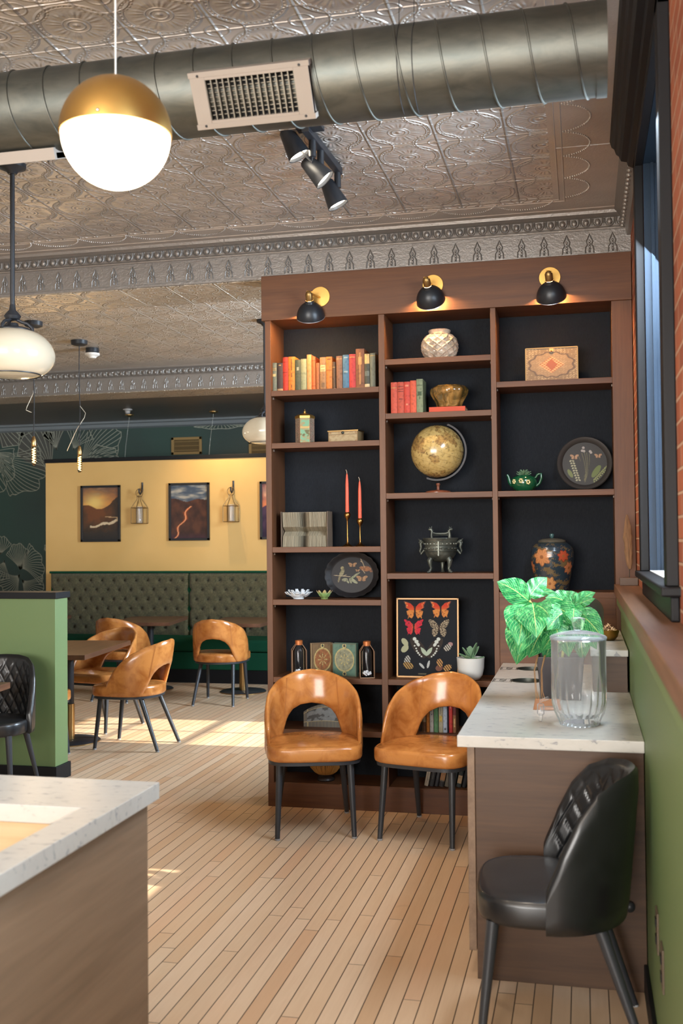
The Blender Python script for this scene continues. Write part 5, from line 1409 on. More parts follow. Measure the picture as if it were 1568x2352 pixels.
succulent('succulent', (cx, Y_, S9+.085), 'small spiky succulent growing out of the green teapot', .052, ((8, 1.2, .9), (9, .75, 1.0), (9, .3, .9)), .22)

# framed butterflies
S10 = SH[1][4]; Y_ = 6.17; xa = sx_at(910, 1460, Y_); xb = sx_at(1053, 1460, Y_); w_ = xb-xa; h = zz_at(980, 1374, Y_)-S10
t = thing('butterfly_print', 'gold framed black print of butterflies in rows, leaning in the middle bay', 'picture', ((xa+xb)/2, Y_, S10), 0, rot=(math.radians(-3), 0, 0))
def poly_in(x, y, pts):
    n = len(pts); ins = False; j = n-1
    for i in range(n):
        xi, yi = pts[i]; xj, yj = pts[j]
        if (yi > y) != (yj > y) and x < (xj-xi)*(y-yi)/(yj-yi)+xi: ins = not ins
        j = i
    return ins
UPW = [(.06, .0), (.10, .30), (.40, .62), (.95, .80), (1.0, .72), (.84, .45), (.86, .22), (.62, .08), (.50, .0)]
LOW = [(.06, .02), (.50, .02), (.74, -.10), (.66, -.42), (.60, -.50), (.62, -.78), (.50, -.60), (.28, -.74), (.12, -.50)]
LOW2 = [(.06, .05), (.50, .02), (.66, -.15), (.68, -.45), (.50, -.78), (.30, -.74), (.12, -.45)]
UP2 = [(.05, .0), (.14, .40), (.5, .72), (.90, .84), (.96, .66), (.80, .25), (.62, .04)]
def bfly(x, y, kind):
    ax = abs(x)
    up, lo = (UP2, LOW2) if kind in ('w',) else (UPW, LOW)
    iu, il = poly_in(ax, y, up), poly_in(ax, y, lo)
    if not (iu or il):
        return (60, 44, 36) if ax < .05 and -.3 < y < .35 else None
    if kind == 'a':
        e = not poly_in(ax*1.12, y*1.12, UPW) and iu
        if e: return (96, 62, 56)
        if iu: return (226, 150, 84) if (ax > .62 and fbm(x*9, y*9) > .05) else mixc((200, 62, 40), (212, 110, 56), s01(.7-y*2))
        return mixc((214, 138, 70), (150, 84, 52), s01(fbm(x*6, y*6)*2))
    if kind == 'b':
        return mixc((206, 48, 66), (214, 120, 60), s01((.35-ax)*2.2)) if fbm(x*7, y*7) < .35 else (120, 40, 52)
    if kind == 'w': return (70, 60, 50) if (fbm(x*10, y*10, 3) > .08 or fbm(x*10+5, y*10, 9) > .22) else (176, 160, 136)
def bigtail(x, y):
    ax = abs(x)
    # long white-spotted wing running up and outwards
    dx, dy = .62, .92; L_ = math.hypot(dx, dy); dx /= L_; dy /= L_
    s_ = ax*dx+(y+.7)*dy; p_ = ax*dy-(y+.7)*dx
    if not (0 < s_ < 1.62 and -.26 < p_ < .42): return None
    if 0.02 < s_ < .75 and abs(p_+.06) < .13*math.sin(PI*min(1, (s_)/.78)+.05): return (176, 192, 172)
    for (a, b_, r1, r2) in ((1.0, -.02, .14, .10), (1.22, -.04, .12, .13), (1.44, -.04, .12, .12), (.20, .26, .06, .05), (.36, .30, .06, .06), (.52, .31, .07, .06), (.68, .30, .06, .06), (.84, .24, .06, .05), (1.05, .22, .05, .06)):
        if ((s_-a)/r1)**2+((p_-b_)/r2)**2 < 1: return (206, 212, 206)
    return (54, 46, 42) if ((s_-.8)/.85)**2+((p_-.08)/.34)**2 < 1 else None
def bprint(u, v):
    X_, Y2 = u*1.0, v*h/w_
    c = (20, 24, 31); H_ = h/w_
    for (cx_, cy_, s_, k) in ((.285, .86*H_, .19, 'a'), (.72, .87*H_, .18, 'a'), (.265, .635*H_, .165, 'b'), (.69, .625*H_, .18, 'w')):
        m = bfly((X_-cx_)/s_, (Y2-cy_)/s_, k)
        if m: return m
    m = bigtail((X_-.48)/.26, (Y2-.385*H_)/.24)
    if m: return m
    for (cx_, cy_, a, b_, th, cc) in ((.115, .44*H_, .075, .045, -.9, (176, 178, 146)), (.115, .355*H_, .075, .05, .8, (176, 178, 146)),
            (.17, .135*H_, .09, .055, -.3, (186, 150, 90)), (.155, .20*H_, .05, .085, -.2, (190, 190, 184)),
            (.83, .375*H_, .07, .05, .6, (190, 186, 176)), (.88, .42*H_, .04, .035, 0, (166, 130, 130)), (.40, .135*H_, .06, .02, -.8, (186, 190, 190)), (.51, .155*H_, .065, .02, 1.3, (186, 190, 190)),
            (.70, .175*H_, .05, .07, .2, (196, 146, 90)), (.69, .11*H_, .06, .05, .3, (120, 80, 66)), (.83, .115*H_, .075, .05, .5, (200, 152, 92))):
        if ell(X_, Y2, cx_, cy_, a, b_, th):
            st = (b_ > .03 and cc[0] > 185 and math.sin(X_*150+Y2*110) > .2)
            return (50, 42, 38) if st else cc
    if rect(u, v, .34, .48, .022, .040): # the half hidden line of lettering
        if math.sin(u*300) > -.2: return (150, 142, 112)
    return c
b = MB(); b.grid(lambda u, v: (-w_/2+.008+(w_-.016)*u, .0, .008+(h-.016)*v), 190, 250, smooth=False, col=bprint); obj('print', b, painted('matte art print', .6, spec=.15), t)
b = MB(); f_ = .009
for q in ((-w_/2, -w_/2+f_, 0, h), (w_/2-f_, w_/2, 0, h), (-w_/2, w_/2, h-f_, h), (-w_/2, w_/2, 0, f_)): b.box(q[0], q[1], -.010, .008, q[2], q[3])
obj('frame', b, mat('pale gold wood frame', (214, 160, 96), .4), t, bev=.001)
obj('backing_board', MB().box(-w_/2+.004, w_/2-.004, .002, .008, .004, h-.004), M_BLACKTRIM, t)
# succulent in a white pot
Y_ = 6.11; cx = sx_at(1081, 1555, Y_); S11 = SH[1][4]
pt = MB().lathe([(.040, 0), (.052, .004), (.068, .03), (.077, .07), (.080, .125), (.081, .130), (.076, .131), (.074, .120), (.001, .112)], 96, flute=lambda a, z_: 1+.008*math.sin(a*48) if .01 < z_ < .122 else 1)
solo('plant_pot', pt, mat('white ribbed ceramic', (206, 206, 202), .45), 'white ribbed round pot beside the framed butterflies', 'pot', (cx, Y_, S11))
b = MB()
for (az, el, L_, W_) in ((-2.6, .95, .095, .042), (-.4, 1.15, .115, .052), (-1.6, 1.3, .09, .05), (2.6, .35, .095, .035), (-.1, .25, .085, .038), (.7, .9, .10, .04), (1.9, 1.0, .09, .04), (-2.0, .45, .075, .04), (-.9, .35, .06, .04), (3.2, 1.25, .08, .035)):
    leafgrid(b, (0, 0, .11), az, el, L_, W_, curl=-.1, fold=.2)
solo('succulent', b, M_SUCC, 'grey green rosette succulent in the white ribbed pot', 'plant', (cx, Y_, S11), solid=.005, sub=1)

# bottle lanterns with stones
M_CLEAR = mat('clear glass', (255, 255, 255), 0)
_nt = M_CLEAR.node_tree; _t = _nt.nodes.new('ShaderNodeBsdfTransparent'); _t.inputs[0].default_value = (.985, .99, .99, 1); _g = _nt.nodes.new('ShaderNodeBsdfGlossy'); _g.inputs['Roughness'].default_value = .02
_f = _nt.nodes.new('ShaderNodeFresnel'); _f.inputs[0].default_value = 1.26; _m = _nt.nodes.new('ShaderNodeMixShader')
_nt.links.new(_f.outputs[0], _m.inputs[0]); _nt.links.new(_t.outputs[0], _m.inputs[1]); _nt.links.new(_g.outputs[0], _m.inputs[2])
_nt.links.new(_m.outputs[0], [q for q in _nt.nodes if q.type == 'OUTPUT_MATERIAL'][0].inputs[0])
M_COPPER = mat('copper wire', (176, 140, 112), .4, .7)
M_COPPERT = mat('copper collar', (176, 102, 54), .4, .4)
S12 = SH[0][4]
for (pxc, Y_, lb) in ((687, 6.12, 'clear glass bottle in a copper wire lantern, left of the embossed books'), (843, 6.12, 'clear glass bottle in a copper wire lantern, right of the embossed books')):
    cx = sx_at(pxc, 1555, Y_)
    t = thing('bottle_lantern', lb, 'lantern', (cx, Y_, S12), .35 if pxc < 700 else .25, 'copper wire bottle lanterns')
    s_ = .042; zt = .158; ztop = .196; b = MB()
    for sx_ in (-1, 1):
        for sy in (-1, 1): b.tube([(sx_*s_, sy*s_, .002), (sx_*s_, sy*s_, zt), (sx_*s_*.42, sy*s_*.42, ztop)], .0022, 6)
    b.tube([(-s_, -s_, .003), (s_, -s_, .003), (s_, s_, .003), (-s_, s_, .003), (-s_, -s_, .003)], .0022, 6)
    obj('wire_cage', b, M_COPPER, t)
    b = MB(); b.lathe([(.019, ztop-.008), (.022, ztop-.006), (.022, ztop+.018), (.019, ztop+.020)], 24, cap0=False, cap1=False); obj('collar', b, M_COPPERT, t, solid=.002)
    obj('bottle', MB().lathe([(.001, .005), (.036, .006), (.038, .012), (.038, .150), (.034, .166), (.020, .186), (.014, .196), (.014, .206), (.011, .206), (.011, .196), (.017, .193), (.030, .169), (.0345, .150), (.0345, .014), (.001, .010)], 36, cap0=False, cap1=False), M_CLEAR, t)
    b = MB(); random.seed(3)
    for k in range(46):
        a, r_ = random.random()*2*PI, math.sqrt(random.random())*.029; b.sphere((r_*math.cos(a), r_*math.sin(a), .016+random.random()*.022), .0045+random.random()*.002, 6, 4)
    obj('glass_beads', b, mat('white glass beads', (232, 232, 236), .2), t)
# embossed books standing as a pair
def emb(col1, col2, cc, gold_=(196, 180, 120)):
    def f(u, v):
        x, y = (u-.5)*2, (v-.5)*2; c = col1
        if abs(x) > .93 or abs(y) > .95: return mixc(col1, (90, 70, 50), .5)
        r_ = math.hypot(x/.80, y/.70*1.0)
        if r_ < 1: c = mixc(cc, tuple(q*.8 for q in cc), s01(fbm(x*5, y*5)+.3))
        if abs(r_-1) < .035 or abs(r_-.92) < .015: c = gold_
        a = math.atan2(y/.7, x/.8)
        if .12 < r_ < .62 and abs(math.sin(a*4))*r_ < .10+.06*math.sin(r_*30): c = mixc(gold_, (110, 100, 70), .3)
        if abs(r_-.42) < .05 and math.cos(a*8) > .6: c = gold_
        for yy in (-.84, .84):
            if math.hypot(x, (y-yy)*1.2) < .09: c = (46, 50, 50)
            elif math.hypot(x, (y-yy)*1.2) < .17: c = gold_
        return mixc(c, tuple(q*.8 for q in c), s01(fbm(u*8, v*8, 4)))
    return f
for (x0, x1, y0, y1, rz, c1, cc, lb) in ((720, 762, 1476, 1548, .55, (120, 96, 66), (156, 100, 60), 'brown embossed book box with an oval panel, standing open beside the teal one'),
                                 (763, 819, 1477, 1553, -.12, (92, 124, 108), (150, 150, 122), 'teal embossed book box with a cream round flower panel')):
    Y_ = 6.15; xa, xb = sx_at(x0, y1, Y_), sx_at(x1, y1, Y_); w_ = (xb-xa)/math.cos(rz); h = .198
    t = thing('book_box', lb, 'box', ((xa+xb)/2, Y_, S12), rz, 'embossed book boxes')
    b = MB(); b.grid(lambda u, v: (-w_/2+w_*u, 0, h*v), 70, 90, smooth=False, col=emb(c1, c1, cc)); b.box(-w_/2, w_/2, .0006, .006, 0, h, col=lin(c1)); b.box(-w_/2, w_/2, .034, .038, 0, h, col=lin(c1)); b.box(w_/2-.004, w_/2, .001, .036, 0, h, col=lin(c1))
    obj('cover', b, M_PBOX, t); obj('page_block', MB().box(-w_/2+.003, w_/2-.005, .006, .034, .003, h-.003), M_PAGES, t)
# grey floral casket seen through the chair back
S13 = SH[0][5]; Y_ = 6.16; xa, xb = sx_at(697, 1650, Y_), sx_at(812, 1650, Y_); w_ = xb-xa
t = thing('floral_casket', 'grey arched casket with dark flower pattern, behind the opening of the left leather chair', 'box', ((xa+xb)/2, Y_, S13), 0)
def top_z(u): return .088+.052*math.sin(PI*u)**.8
def fcas(u, v):
    x, y = (u-.5)*2, v
    if abs(x) > .86 or y < .28 or y > .86:
        if abs(abs(x)-.84) < .03 or abs(y-.28) < .03 or abs(y-.86) < .03: return (176, 160, 120)
        return (120, 112, 98) if math.sin(u*90) > .4 else (108, 104, 96)
    n = fbm(u*8, v*5, 7); return (78, 78, 78) if n > .12 else mixc((132, 136, 138), (112, 116, 118), s01(n+.5))
b = MB(); b.grid(lambda u, v: (-w_/2+w_*u, 0, top_z(u)*v), 80, 40, smooth=False, col=fcas)
b.grid(lambda u, v: (-w_/2+w_*u, .12*v, top_z(u)), 30, 3, col=lambda u, v: (110, 106, 98)); b.box(-w_/2, w_/2, .001, .12, 0, .088, col=lin((104, 100, 94)))
obj('body', b, M_PBOX, t)
# bundled reed bowl on the lowest shelf
Y_ = 6.16; cx = sx_at(748, 1790, Y_); zb = .145
t = thing('reed_bowl', 'golden bowl of bundled reeds on a dark foot, below the left leather chair seat', 'bowl', (cx, Y_, zb))
obj('foot', MB().lathe([(.050, 0), (.054, .006), (.050, .016), (.040, .022), (.046, .034), (.050, .04)], 32), mat('dark turned wood', (40, 30, 26), .45), t)
b = MB(); random.seed(5)
for k in range(90):
    a = 2*PI*k/90+random.uniform(-.02, .02); c_, s_ = math.cos(a), math.sin(a); j = random.uniform(-.006, .01)
    b.tube([(c_*r_, s_*r_, z_) for r_, z_ in ((.038, .036), (.066, .055+j*.3), (.090, .085+j), (.102+j*.3, .125+j))], [.0035, .0042, .0036, .002], 5)
obj('reeds', b, mat('golden reeds', (176, 124, 62), .5, .15), t)
obj('inner_bowl', MB().lathe([(.03, .036), (.06, .055), (.084, .09), (.095, .12), (.09, .12), (.05, .06)], 32), mat('dark reed lining', (70, 46, 26), .7), t)
# paperbacks through the right chair, shelf 6 of the middle bay
low = [(380, 430, 500, (120, 70, 50), 'low reddish book at the left end of the lower paperback row', ()), (440, 525, 300, (196, 92, 46), 'orange brown paperback, second in the lower paperback row', ()),
       (530, 612, 300, (176, 160, 136), 'beige worn paperback with a dark lower label', ((.0, .3, (60, 44, 36), .1),)), (618, 680, 270, (170, 158, 138), 'slim beige paperback with brown lower half', ((.0, .3, (110, 74, 50), .0),)),
       (690, 752, 150, (190, 120, 52), 'ochre paperback left of the white one', ()), (758, 835, 130, (186, 186, 188), 'white paperback with small blue marks', ((.6, .63, (80, 90, 120), .3), (.8, .9, (90, 110, 150), .4))),
       (840, 925, 110, (96, 146, 106), 'green paperback in the lower row', ((.3, .9, (60, 104, 76), .45),)), (935, 1020, 100, (176, 172, 150), 'cream paperback with a yellow patch', ((.35, .55, (206, 180, 90), .15), (.6, .95, (110, 108, 96), .44))),
       (1022, 1105, 90, (176, 192, 214), 'pale blue paperback in the lower row', ((.08, .16, (90, 90, 90), .3),)), (1108, 1136, 120, (40, 36, 52), 'thin dark violet paperback left of the red one', ()),
       (1140, 1212, 110, (186, 54, 50), 'red paperback with small white lettering', ((.8, .95, (222, 190, 180), .42),)), (1218, 1285, 140, (136, 92, 60), 'brown paperback with a dark red top, right end of the lower row', ((.62, 1, (96, 40, 40), 0), (.2, .5, (206, 170, 120), .3)))]
for (a, c_, tp, cl, lb, mk) in low:
    Y_ = 6.11; xa, xb = sx_at(900+a/8.71, 1680, Y_), sx_at(900+c_/8.71, 1680, Y_)
    h = min(.262, zz_at(1000, 1600+tp/8.71, Y_)-SH[1][5]) if tp < 200 else (.20 if tp < 400 else .12)
    book(xa+.0005, xb-.0005, SH[1][5], h, cl, lb, 'paperbacks behind the right leather chair', mk, y=Y_, dep=.14)
dk = [(640, 730, (176, 160, 140), 'leaning cream spined book, first in the dark row on the bottom shelf', ((.1, .8, (110, 96, 84), .44),)), (738, 838, (44, 42, 42), 'leaning black book with grey lettering, bottom shelf', ((.2, .9, (96, 92, 88), .44),)),
      (845, 925, (52, 50, 52), 'leaning charcoal book, third in the bottom row', ((.2, .8, (96, 94, 92), .44),)), (930, 1040, (96, 88, 78), 'leaning book with a tan picture on its spine, bottom shelf', ((.18, .5, (156, 112, 74), 0), (0, .16, (40, 36, 36), 0))),
      (1045, 1140, (104, 96, 84), 'leaning grey brown book, fifth in the bottom row', ()), (1195, 1270, (40, 44, 46), 'leaning near black book behind the chair leg', ()),
      (1280, 1385, (44, 48, 48), 'leaning black book with a cream label low on its spine', ((.12, .34, (186, 154, 120), .1),)), (1395, 1480, (40, 40, 44), 'leaning black book at the right end of the bottom row', ())]
for (a, c_, cl, lb, mk) in dk:
    Y_ = 6.11; xa, xb = sx_at(900+a/8.71, 1810, Y_), sx_at(900+c_/8.71, 1810, Y_)
    book(xa+.001, xb-.003, .149, .20, cl, lb, 'leaning dark books on the bottom shelf', mk, y=Y_, dep=.14, lean=.20)
# ------------------------------------------------------------------ on the worktop and ledge
# driftwood sculpture
t = thing('driftwood_sculpture', 'upright driftwood on a rod in a wooden block, far end of the ledge', 'sculpture', (.243, 5.90, 1.33))
obj('block', MB().box(-.052, .044, -.035, .035, 0, .042), mat('grey brown wood block', (96, 78, 66), .6), t, bev=.003)
obj('rod', MB().tube([(0, 0, .04), (.002, 0, .12)], .002, 6), M_DARKBRONZE, t)
b = MB(); n = 26; rs = []
for i in range(n+1):
    v = i/n; z_ = .085+.30*v; w_ = .023*math.sin(PI*min(1, v*.92+.05))**.6*(1-.5*max(0, v-.75)*4*.5); cxx = .004-.010*math.sin(v*2.4)-.014*max(0, v-.8)*2
    rs.append([(cxx+w_*math.cos(2*PI*k/16)*(1+.6*fbm(k*.8, v*11, 2)), .5*w_*math.sin(2*PI*k/16)*(1+.3*fbm(k*.8, v*7, 5)), z_) for k in range(16)])
b.rings(rs, 0, True); M_DRIFT = wood('driftwood', (70, 50, 34), (150, 112, 78), 'z', .85, 2.5); obj('driftwood', b, M_DRIFT, t, sub=1)

# bowl of shavings, cloche and cup on the raised block
ZR = 1.075; q = P(1400, 1472, Z=ZR)
cxb, cyb = .118, 5.44
bowl_r = .050
solo('brass_bowl', MB().lathe([(.020, 0), (.028, .001), (.044, .018), (.052, .045), (.053, .052), (.049, .052), (.040, .022), (.001, .010)], 40), mat('hammered brass bowl', (150, 112, 50), .3, .9), 'small hammered brass bowl on the raised block at the back of the worktop', 'bowl', (cxb, cyb, ZR))
b = MB(); random.seed(11)
for k in range(40):
    a, r_ = random.random()*2*PI, math.sqrt(random.random())*.040; x0, y0 = r_*math.cos(a), r_*math.sin(a); zt = .045+.035*(1-r_/.045)
    d = Vector((random.uniform(-1, 1), random.uniform(-1, 1), random.uniform(.1, 1.2))).normalized(); p0 = Vector((x0, y0, zt)); L_ = random.uniform(.014, .026)
    b.tube([p0-d*L_*.5, p0+Vector((random.uniform(-.004, .004), 0, .003)), p0+d*L_*.5], [.002, .0045, .0012], 5, flat=.35)
tag(solo('wood_shavings', b, mat('pale dried petals', (206, 172, 134), .75), 'heap of pale dried wood shavings in the brass bowl', 'potpourri', (cxb, cyb, ZR)), kind='stuff')
M_DOME = mat('dark tinted glass', (150, 176, 166), .03, trans=.94, ior=1.12, spec=.5)
t = thing('glass_cloche', 'dark tinted glass dome behind the plant on the raised block', 'glass dome', (.022, 5.62, ZR))
pr = [(.078, 0), (.078, .13)]+[(.078*math.cos(a), .13+.078*math.sin(a)) for a in [PI/2*k/12 for k in range(1, 12)]]+[(.001, .208)]
obj('dome', MB().lathe(pr, 48, cap0=False), M_DOME, t)
obj('knob', MB().sphere((0, 0, .218), .012), M_DOME, t)
t = thing('fluted_candle_cup', 'white pleated cup in a thin brass holder under the glass dome behind the plant', 'candle holder', (.012, 5.50, ZR))
obj('cup', MB().lathe([(.022, .035), (.030, .12), (.030, .135), (.026, .135)], 48, flute=lambda a, z_: 1+.05*math.sin(a*16)), mat('white pleated paper', (226, 216, 200), .6), t)
b = MB()
for k in range(4): a = PI/4+k*PI/2; b.tube([(.034*math.cos(a), .034*math.sin(a), 0), (.036*math.cos(a), .036*math.sin(a), .105)], .002, 6)
for z_ in (.002, .105): b.tube([(.0355*math.cos(2*PI*k/4+PI/4), .0355*math.sin(2*PI*k/4+PI/4), z_) for k in range(5)], .002, 6)
obj('brass_holder', b, M_BRASS, t)

# planter and plant
PX, PY = -.105, 4.80
t = thing('planter', 'dark grey square planter holding the big leaved plant on the worktop', 'planter', (PX, PY, .88))
b = MB(); 
def sq(h_, z_): return [(-h_, -h_, z_), (h_, -h_, z_), (h_, h_, z_), (-h_, h_, z_)]
b.rings([sq(.086, 0), sq(.103, .19), sq(.097, .19), sq(.095, .165)], 0, False)
obj('pot', b, mat('dark grey satin metal', (58, 54, 56), .3, .5), t, bev=.006, bseg=3)
obj('liner', MB().box(-.085, .085, -.085, .085, .12, .166), mat('dark soil', (36, 28, 22), .9), t)
M_LEAF = mat('variegated leaf', (40, 160, 80), .38, coat=.2); nt, vec, _c = coords(M_LEAF, 'UV')
u_, v_ = _c[0], _c[1]
rib = ((u_-.5).abs()*1.0)
veins = (((v_*13)-(rib*9)).fract()-.5).abs()
mot = noise(nt, comb(nt, u_*7, v_*3.2+rib*1.4, 0), 2.4, 3, .6, .6)
c1 = ramp(nt, mot, [(.32, (10, 92, 52)), (.52, (30, 136, 74)), (.66, (110, 190, 110)), (.82, (204, 230, 180))])
c2 = mix(nt, veins.lt(.07)*.35, c1, (190, 226, 160)); c3 = mix(nt, rib.lt(.010), c2, (206, 214, 130))
setc(M_LEAF, c3); bump(M_LEAF, veins*-1, .4, .004)
bs = bsdf(M_LEAF); tr = nt.nodes.new('ShaderNodeBsdfTranslucent'); ms = nt.nodes.new('ShaderNodeMixShader'); ms.inputs[0].default_value = .35
nt.links.new(c3, tr.inputs[0]); out = [n_ for n_ in nt.nodes if n_.type == 'OUTPUT_MATERIAL'][0]
nt.links.new(bs.outputs[0], ms.inputs[1]); nt.links.new(tr.outputs[0], ms.inputs[2]); nt.links.new(ms.outputs[0], out.inputs[0])
pl = thing('potted_plant', 'bushy plant with large drooping variegated green leaves in the dark grey planter', 'plant', (PX, PY, .88+.16))
O_ = Vector((PX, PY, .88+.16))
def big_leaf(base_px, tip_px, yb, yt, W_, up=.03, cup=.12, name='leaf', roll=0.0):
    """blade from a base pixel to a tip pixel at given depths, midrib bows upwards"""
    B = P(*base_px, Y=yb)-O_; T = P(*tip_px, Y=yt)-O_; d = T-B; L_ = d.length; dn = d.normalized()
    view = (CC-(B+O_)).normalized(); side = dn.cross(view).normalized(); nor = side.cross(dn).normalized()
    side = (side*math.cos(roll)+nor*math.sin(roll)).normalized(); nor = side.cross(dn).normalized()
    me = MB(); nu, nv = 12, 18; uv = []
    def f(u, v):
        s_ = (u-.5)*2
        w_ = W_*L_*.5*(max(0, math.sin(PI*min(1, v**.74*.99+.008)))**.95)*.98
        bow = up*math.sin(PI*v*.9)
        p = B+dn*L_*v+Vector((0, 0, 1))*bow*1.0+side*s_*w_+nor*(cup*w_*(abs(s_)**1.5)*-1+.006*math.sin(v*26-abs(s_)*5)*abs(s_)*(1-v)*3*.5)
        return tuple(p)
    me.grid(f, nu, nv)
    o = obj(name, me, M_LEAF, pl, sub=1)
    ul = o.data.uv_layers.new(name='UVMap'); 
    for li, lp in enumerate(o.data.loops):
        vi = lp.vertex_index; ul.data[li].uv = ((vi % (nu+1))/nu, (vi//(nu+1))/nv)
    return o
LV = [  # base, tip, depth base, depth tip, width ratio, bow
    ((1216, 1382), (1141, 1338), 4.66, 4.56, .62, .012), ((1214, 1372), (1256, 1328), 4.66, 4.72, .72, .01),
    ((1212, 1385), (1190, 1488), 4.62, 4.50, .80, .03), ((1212, 1368), (1276, 1362), 4.68, 4.70, .38, .01),
    ((1222, 1385), (1232, 1470), 4.60, 4.50, .95, .03), ((1196, 1400), (1166, 1450), 4.72, 4.62, .7, .01),
    ((1226, 1395), (1190, 1508), 4.66, 4.58, .62, .02), ((1255, 1385), (1330, 1440), 4.72, 4.62, .62, .02), ((1210, 1420), (1186, 1530), 4.80, 4.70, .7, .02),
    ((1318, 1392), (1292, 1358), 4.74, 4.80, .9, .005), ((1318, 1388), (1367, 1362), 4.74, 4.76, .55, .008), ((1322, 1392), (1366, 1376), 4.72, 4.70, .5, .006),
    ((1318, 1396), (1252, 1376), 4.72, 4.66, .62, .02), ((1316, 1402), (1388, 1478), 4.68, 4.56, .52, .025), ((1310, 1400), (1256, 1450), 4.70, 4.60, .8, .02),
    ((1308, 1420), (1244, 1500), 4.76, 4.66, .62, .02), ((1290, 1430), (1306, 1512), 4.78, 4.70, .72, .02), ((1250, 1440), (1214, 1512), 4.78, 4.72, .85, .01),
    ((1316, 1415), (1370, 1495), 4.80, 4.74, .6, .02), ((1280, 1440), (1250, 1515), 4.86, 4.82, .8, .0), ((1330, 1430), (1338, 1520), 4.86, 4.80, .6, .01), ((1300, 1400), (1350, 1420), 4.70, 4.62, .6, .01),
    ((1230, 1390), (1262, 1420), 4.58, 4.50, .9, .015), ((1270, 1420), (1286, 1480), 4.66, 4.60, .9, .01), ((1318, 1396), (1316, 1432), 4.66, 4.6, .9, .01)]
for (bp, tp, yb, yt, W_, up) in LV: big_leaf(bp, tp, yb, yt, W_, up)
M_STEM = mat('yellow green stem', (176, 176, 92), .5)
for (pa, ya) in (((1216, 1380), 4.64), ((1320, 1394), 4.72), ((1250, 1440), 4.78)):
    e = P(*pa, Y=ya)-O_; b = MB(); b.tube([(.0, .0, -.02), (e.x*.4, e.y*.4, e.z*.5), tuple(e)], [.007, .006, .004], 8); obj('stem', b, M_STEM, pl)

# wooden tag with leather cords hanging on the planter
M_CORD = mat('tan leather cord', (128, 88, 44), .6)
tg = P(1222, 1643, Z=.8805); tg2 = P(1276, 1643, Z=.8805)
t = thing('wooden_tag', 'small wooden tag with tan cords lying before the planter', 'tag', ((tg.x+tg2.x)/2, 4.44, .88))
b = MB(); w_ = (tg2.x-tg.x); b.poly([(-w_/2-.003, 0), (w_/2+.02, 0), (w_/2+.015, .046), (-w_/2+.006, .046)], (-.006, .004)); obj('tag_board', b, mat('warm tan wood', (132, 84, 46), .5), t, bev=.0015)
for k, (xa_, x1_, yt_) in enumerate(((1231, 1234, 4.62), (1226, 1236, 4.64), (1248, 1250, 4.64), (1242, 1252, 4.66))):
    b = MB(); top = P(x1_, 1505, Y=yt_)-Vector(t.location); x0 = -w_/2+.012+.012*k
    b.tube([(x0, -.007, .036), (x0-.012*(1 if k % 2 else .4), .01, .075), (top.x-.012, top.y*.55, .15), tuple(top)], .0016, 6); obj('cord', b, M_CORD, t)

# beverage dispenser
DXc, DYc = -.0235, 4.125
t = thing('drink_dispenser', 'clear glass drink dispenser with fluted base, lid and small tap, standing on the worktop', 'dispenser', (DXc, DYc, .88))
R_, Hh = .103, .345
def flt(a, z_):
    k = s01((.20-z_)/.10) if z_ < .2 else 0
    return 1+.07*abs(math.sin(a*9))*k-.04*k
prof = [(.001, .010), (.058, .010), (.064, .001), (.072, .0), (.078, .018), (.092, .048), (.101, .085), (.103, .14), (.103, .20), (.103, .30), (.1035, .318), (.106, .322), (.106, .327)]
inn = [(.102, .327), (.099, .316), (.0985, .20), (.0985, .14), (.096, .088), (.086, .052), (.066, .030), (.001, .026)]
def dens(p_, k=4):
    o_ = []
    for i in range(len(p_)-1):
        for j in range(k): o_.append((p_[i][0]+(p_[i+1][0]-p_[i][0])*j/k, p_[i][1]+(p_[i+1][1]-p_[i][1])*j/k))
    return o_+[p_[-1]]
M_ACR = M_CLEAR.copy(); M_ACR.name = 'clear acrylic'
_nt = M_ACR.node_tree; _o = [q for q in _nt.nodes if q.type == 'OUTPUT_MATERIAL'][0]; _src = _o.inputs[0].links[0].from_socket
_d = _nt.nodes.new('ShaderNodeBsdfDiffuse'); _d.inputs[0].default_value = (.9, .93, .96, 1); _mm = _nt.nodes.new('ShaderNodeMixShader'); _lw = _nt.nodes.new('ShaderNodeLayerWeight'); _lw.inputs[0].default_value = .12
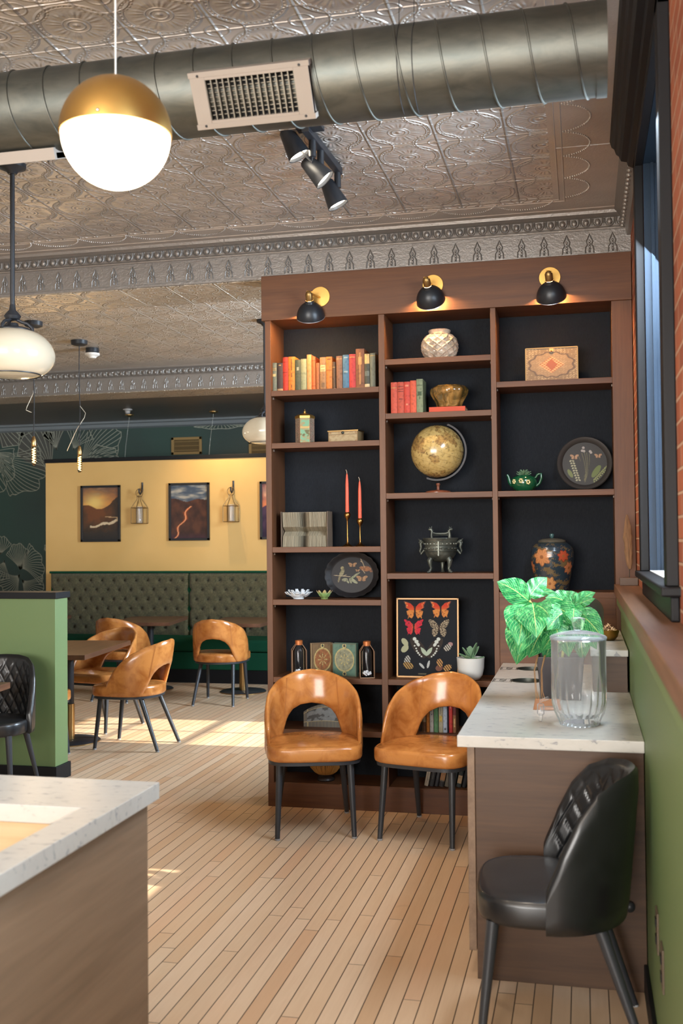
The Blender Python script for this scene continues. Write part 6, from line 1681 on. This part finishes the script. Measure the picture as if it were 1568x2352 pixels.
_p = N(_nt, _lw.outputs[1])*.45+.03; _nt.links.new(_p.s, _mm.inputs[0]); _nt.links.new(_src, _mm.inputs[1]); _nt.links.new(_d.outputs[0], _mm.inputs[2]); _nt.links.new(_mm.outputs[0], _o.inputs[0])
M_CLEAR = M_ACR
b = MB(); b.lathe(dens(prof, 3)+dens(inn, 3), 144, cap0=False, cap1=False, flute=flt); obj('glass_jar', b, M_CLEAR, t)
b = MB(); b.lathe([(.001, .331), (.03, .331), (.09, .329), (.098, .322), (.100, .322), (.107, .329), (.108, .333), (.104, .338), (.075, .349), (.04, .356), (.02, .358), (.012, .360), (.001, .360)], 72, cap0=False, cap1=False)
obj('lid', b, M_CLEAR, t)
b = MB(); b.M = Matrix.Rotation(.3, 4, 'Z'); b.rings([sq(.013, .358), sq(.015, .366), sq(.022, .402), sq(.021, .406), sq(.012, .408)], 0, False); obj('lid_knob', b, M_CLEAR, t, bev=.003)
b = MB(); b.M = Matrix.Rotation(math.radians(-12), 4, 'Z')
b.tube([(-.094, 0, .055), (-.150, 0, .050)], .009, 14); b.lathe([(.010, .026), (.014, .030), (.014, .066), (.011, .070)], 18, -.150, 0)
b.tube([(-.150, 0, .03), (-.152, 0, .002)], [.010, .007], 12); b.tube([(-.150, 0, .07), (-.150, 0, .082), (-.118, -.004, .094)], [.005, .006, .007], 10)
obj('tap', b, M_CLEAR, t)

# wall outlets on the green dado near the camera
M_OUT = mat('brown outlet cover', (86, 74, 60), .4)
for (ya, yb_, z0, z1, lb) in ((3.02, 3.10, .33, .47, 'dark brown outlet cover low on the green wall, the nearer one'), (3.22, 3.30, .36, .50, 'dark brown outlet cover low on the green wall, the farther one')):
    t = thing('wall_outlet', lb, 'outlet', (.20, (ya+yb_)/2, (z0+z1)/2), 0, 'brown wall outlets')
    obj('cover_plate', MB().box(-.006, 0, -.04, .04, -.06, .06), M_OUT, t, bev=.002)
    for s in (-1, 1): obj('socket', MB().box(-.009, -.005, -.015, .015, s*.025-.012, s*.025+.012), M_BLACKTRIM, t, bev=.001)
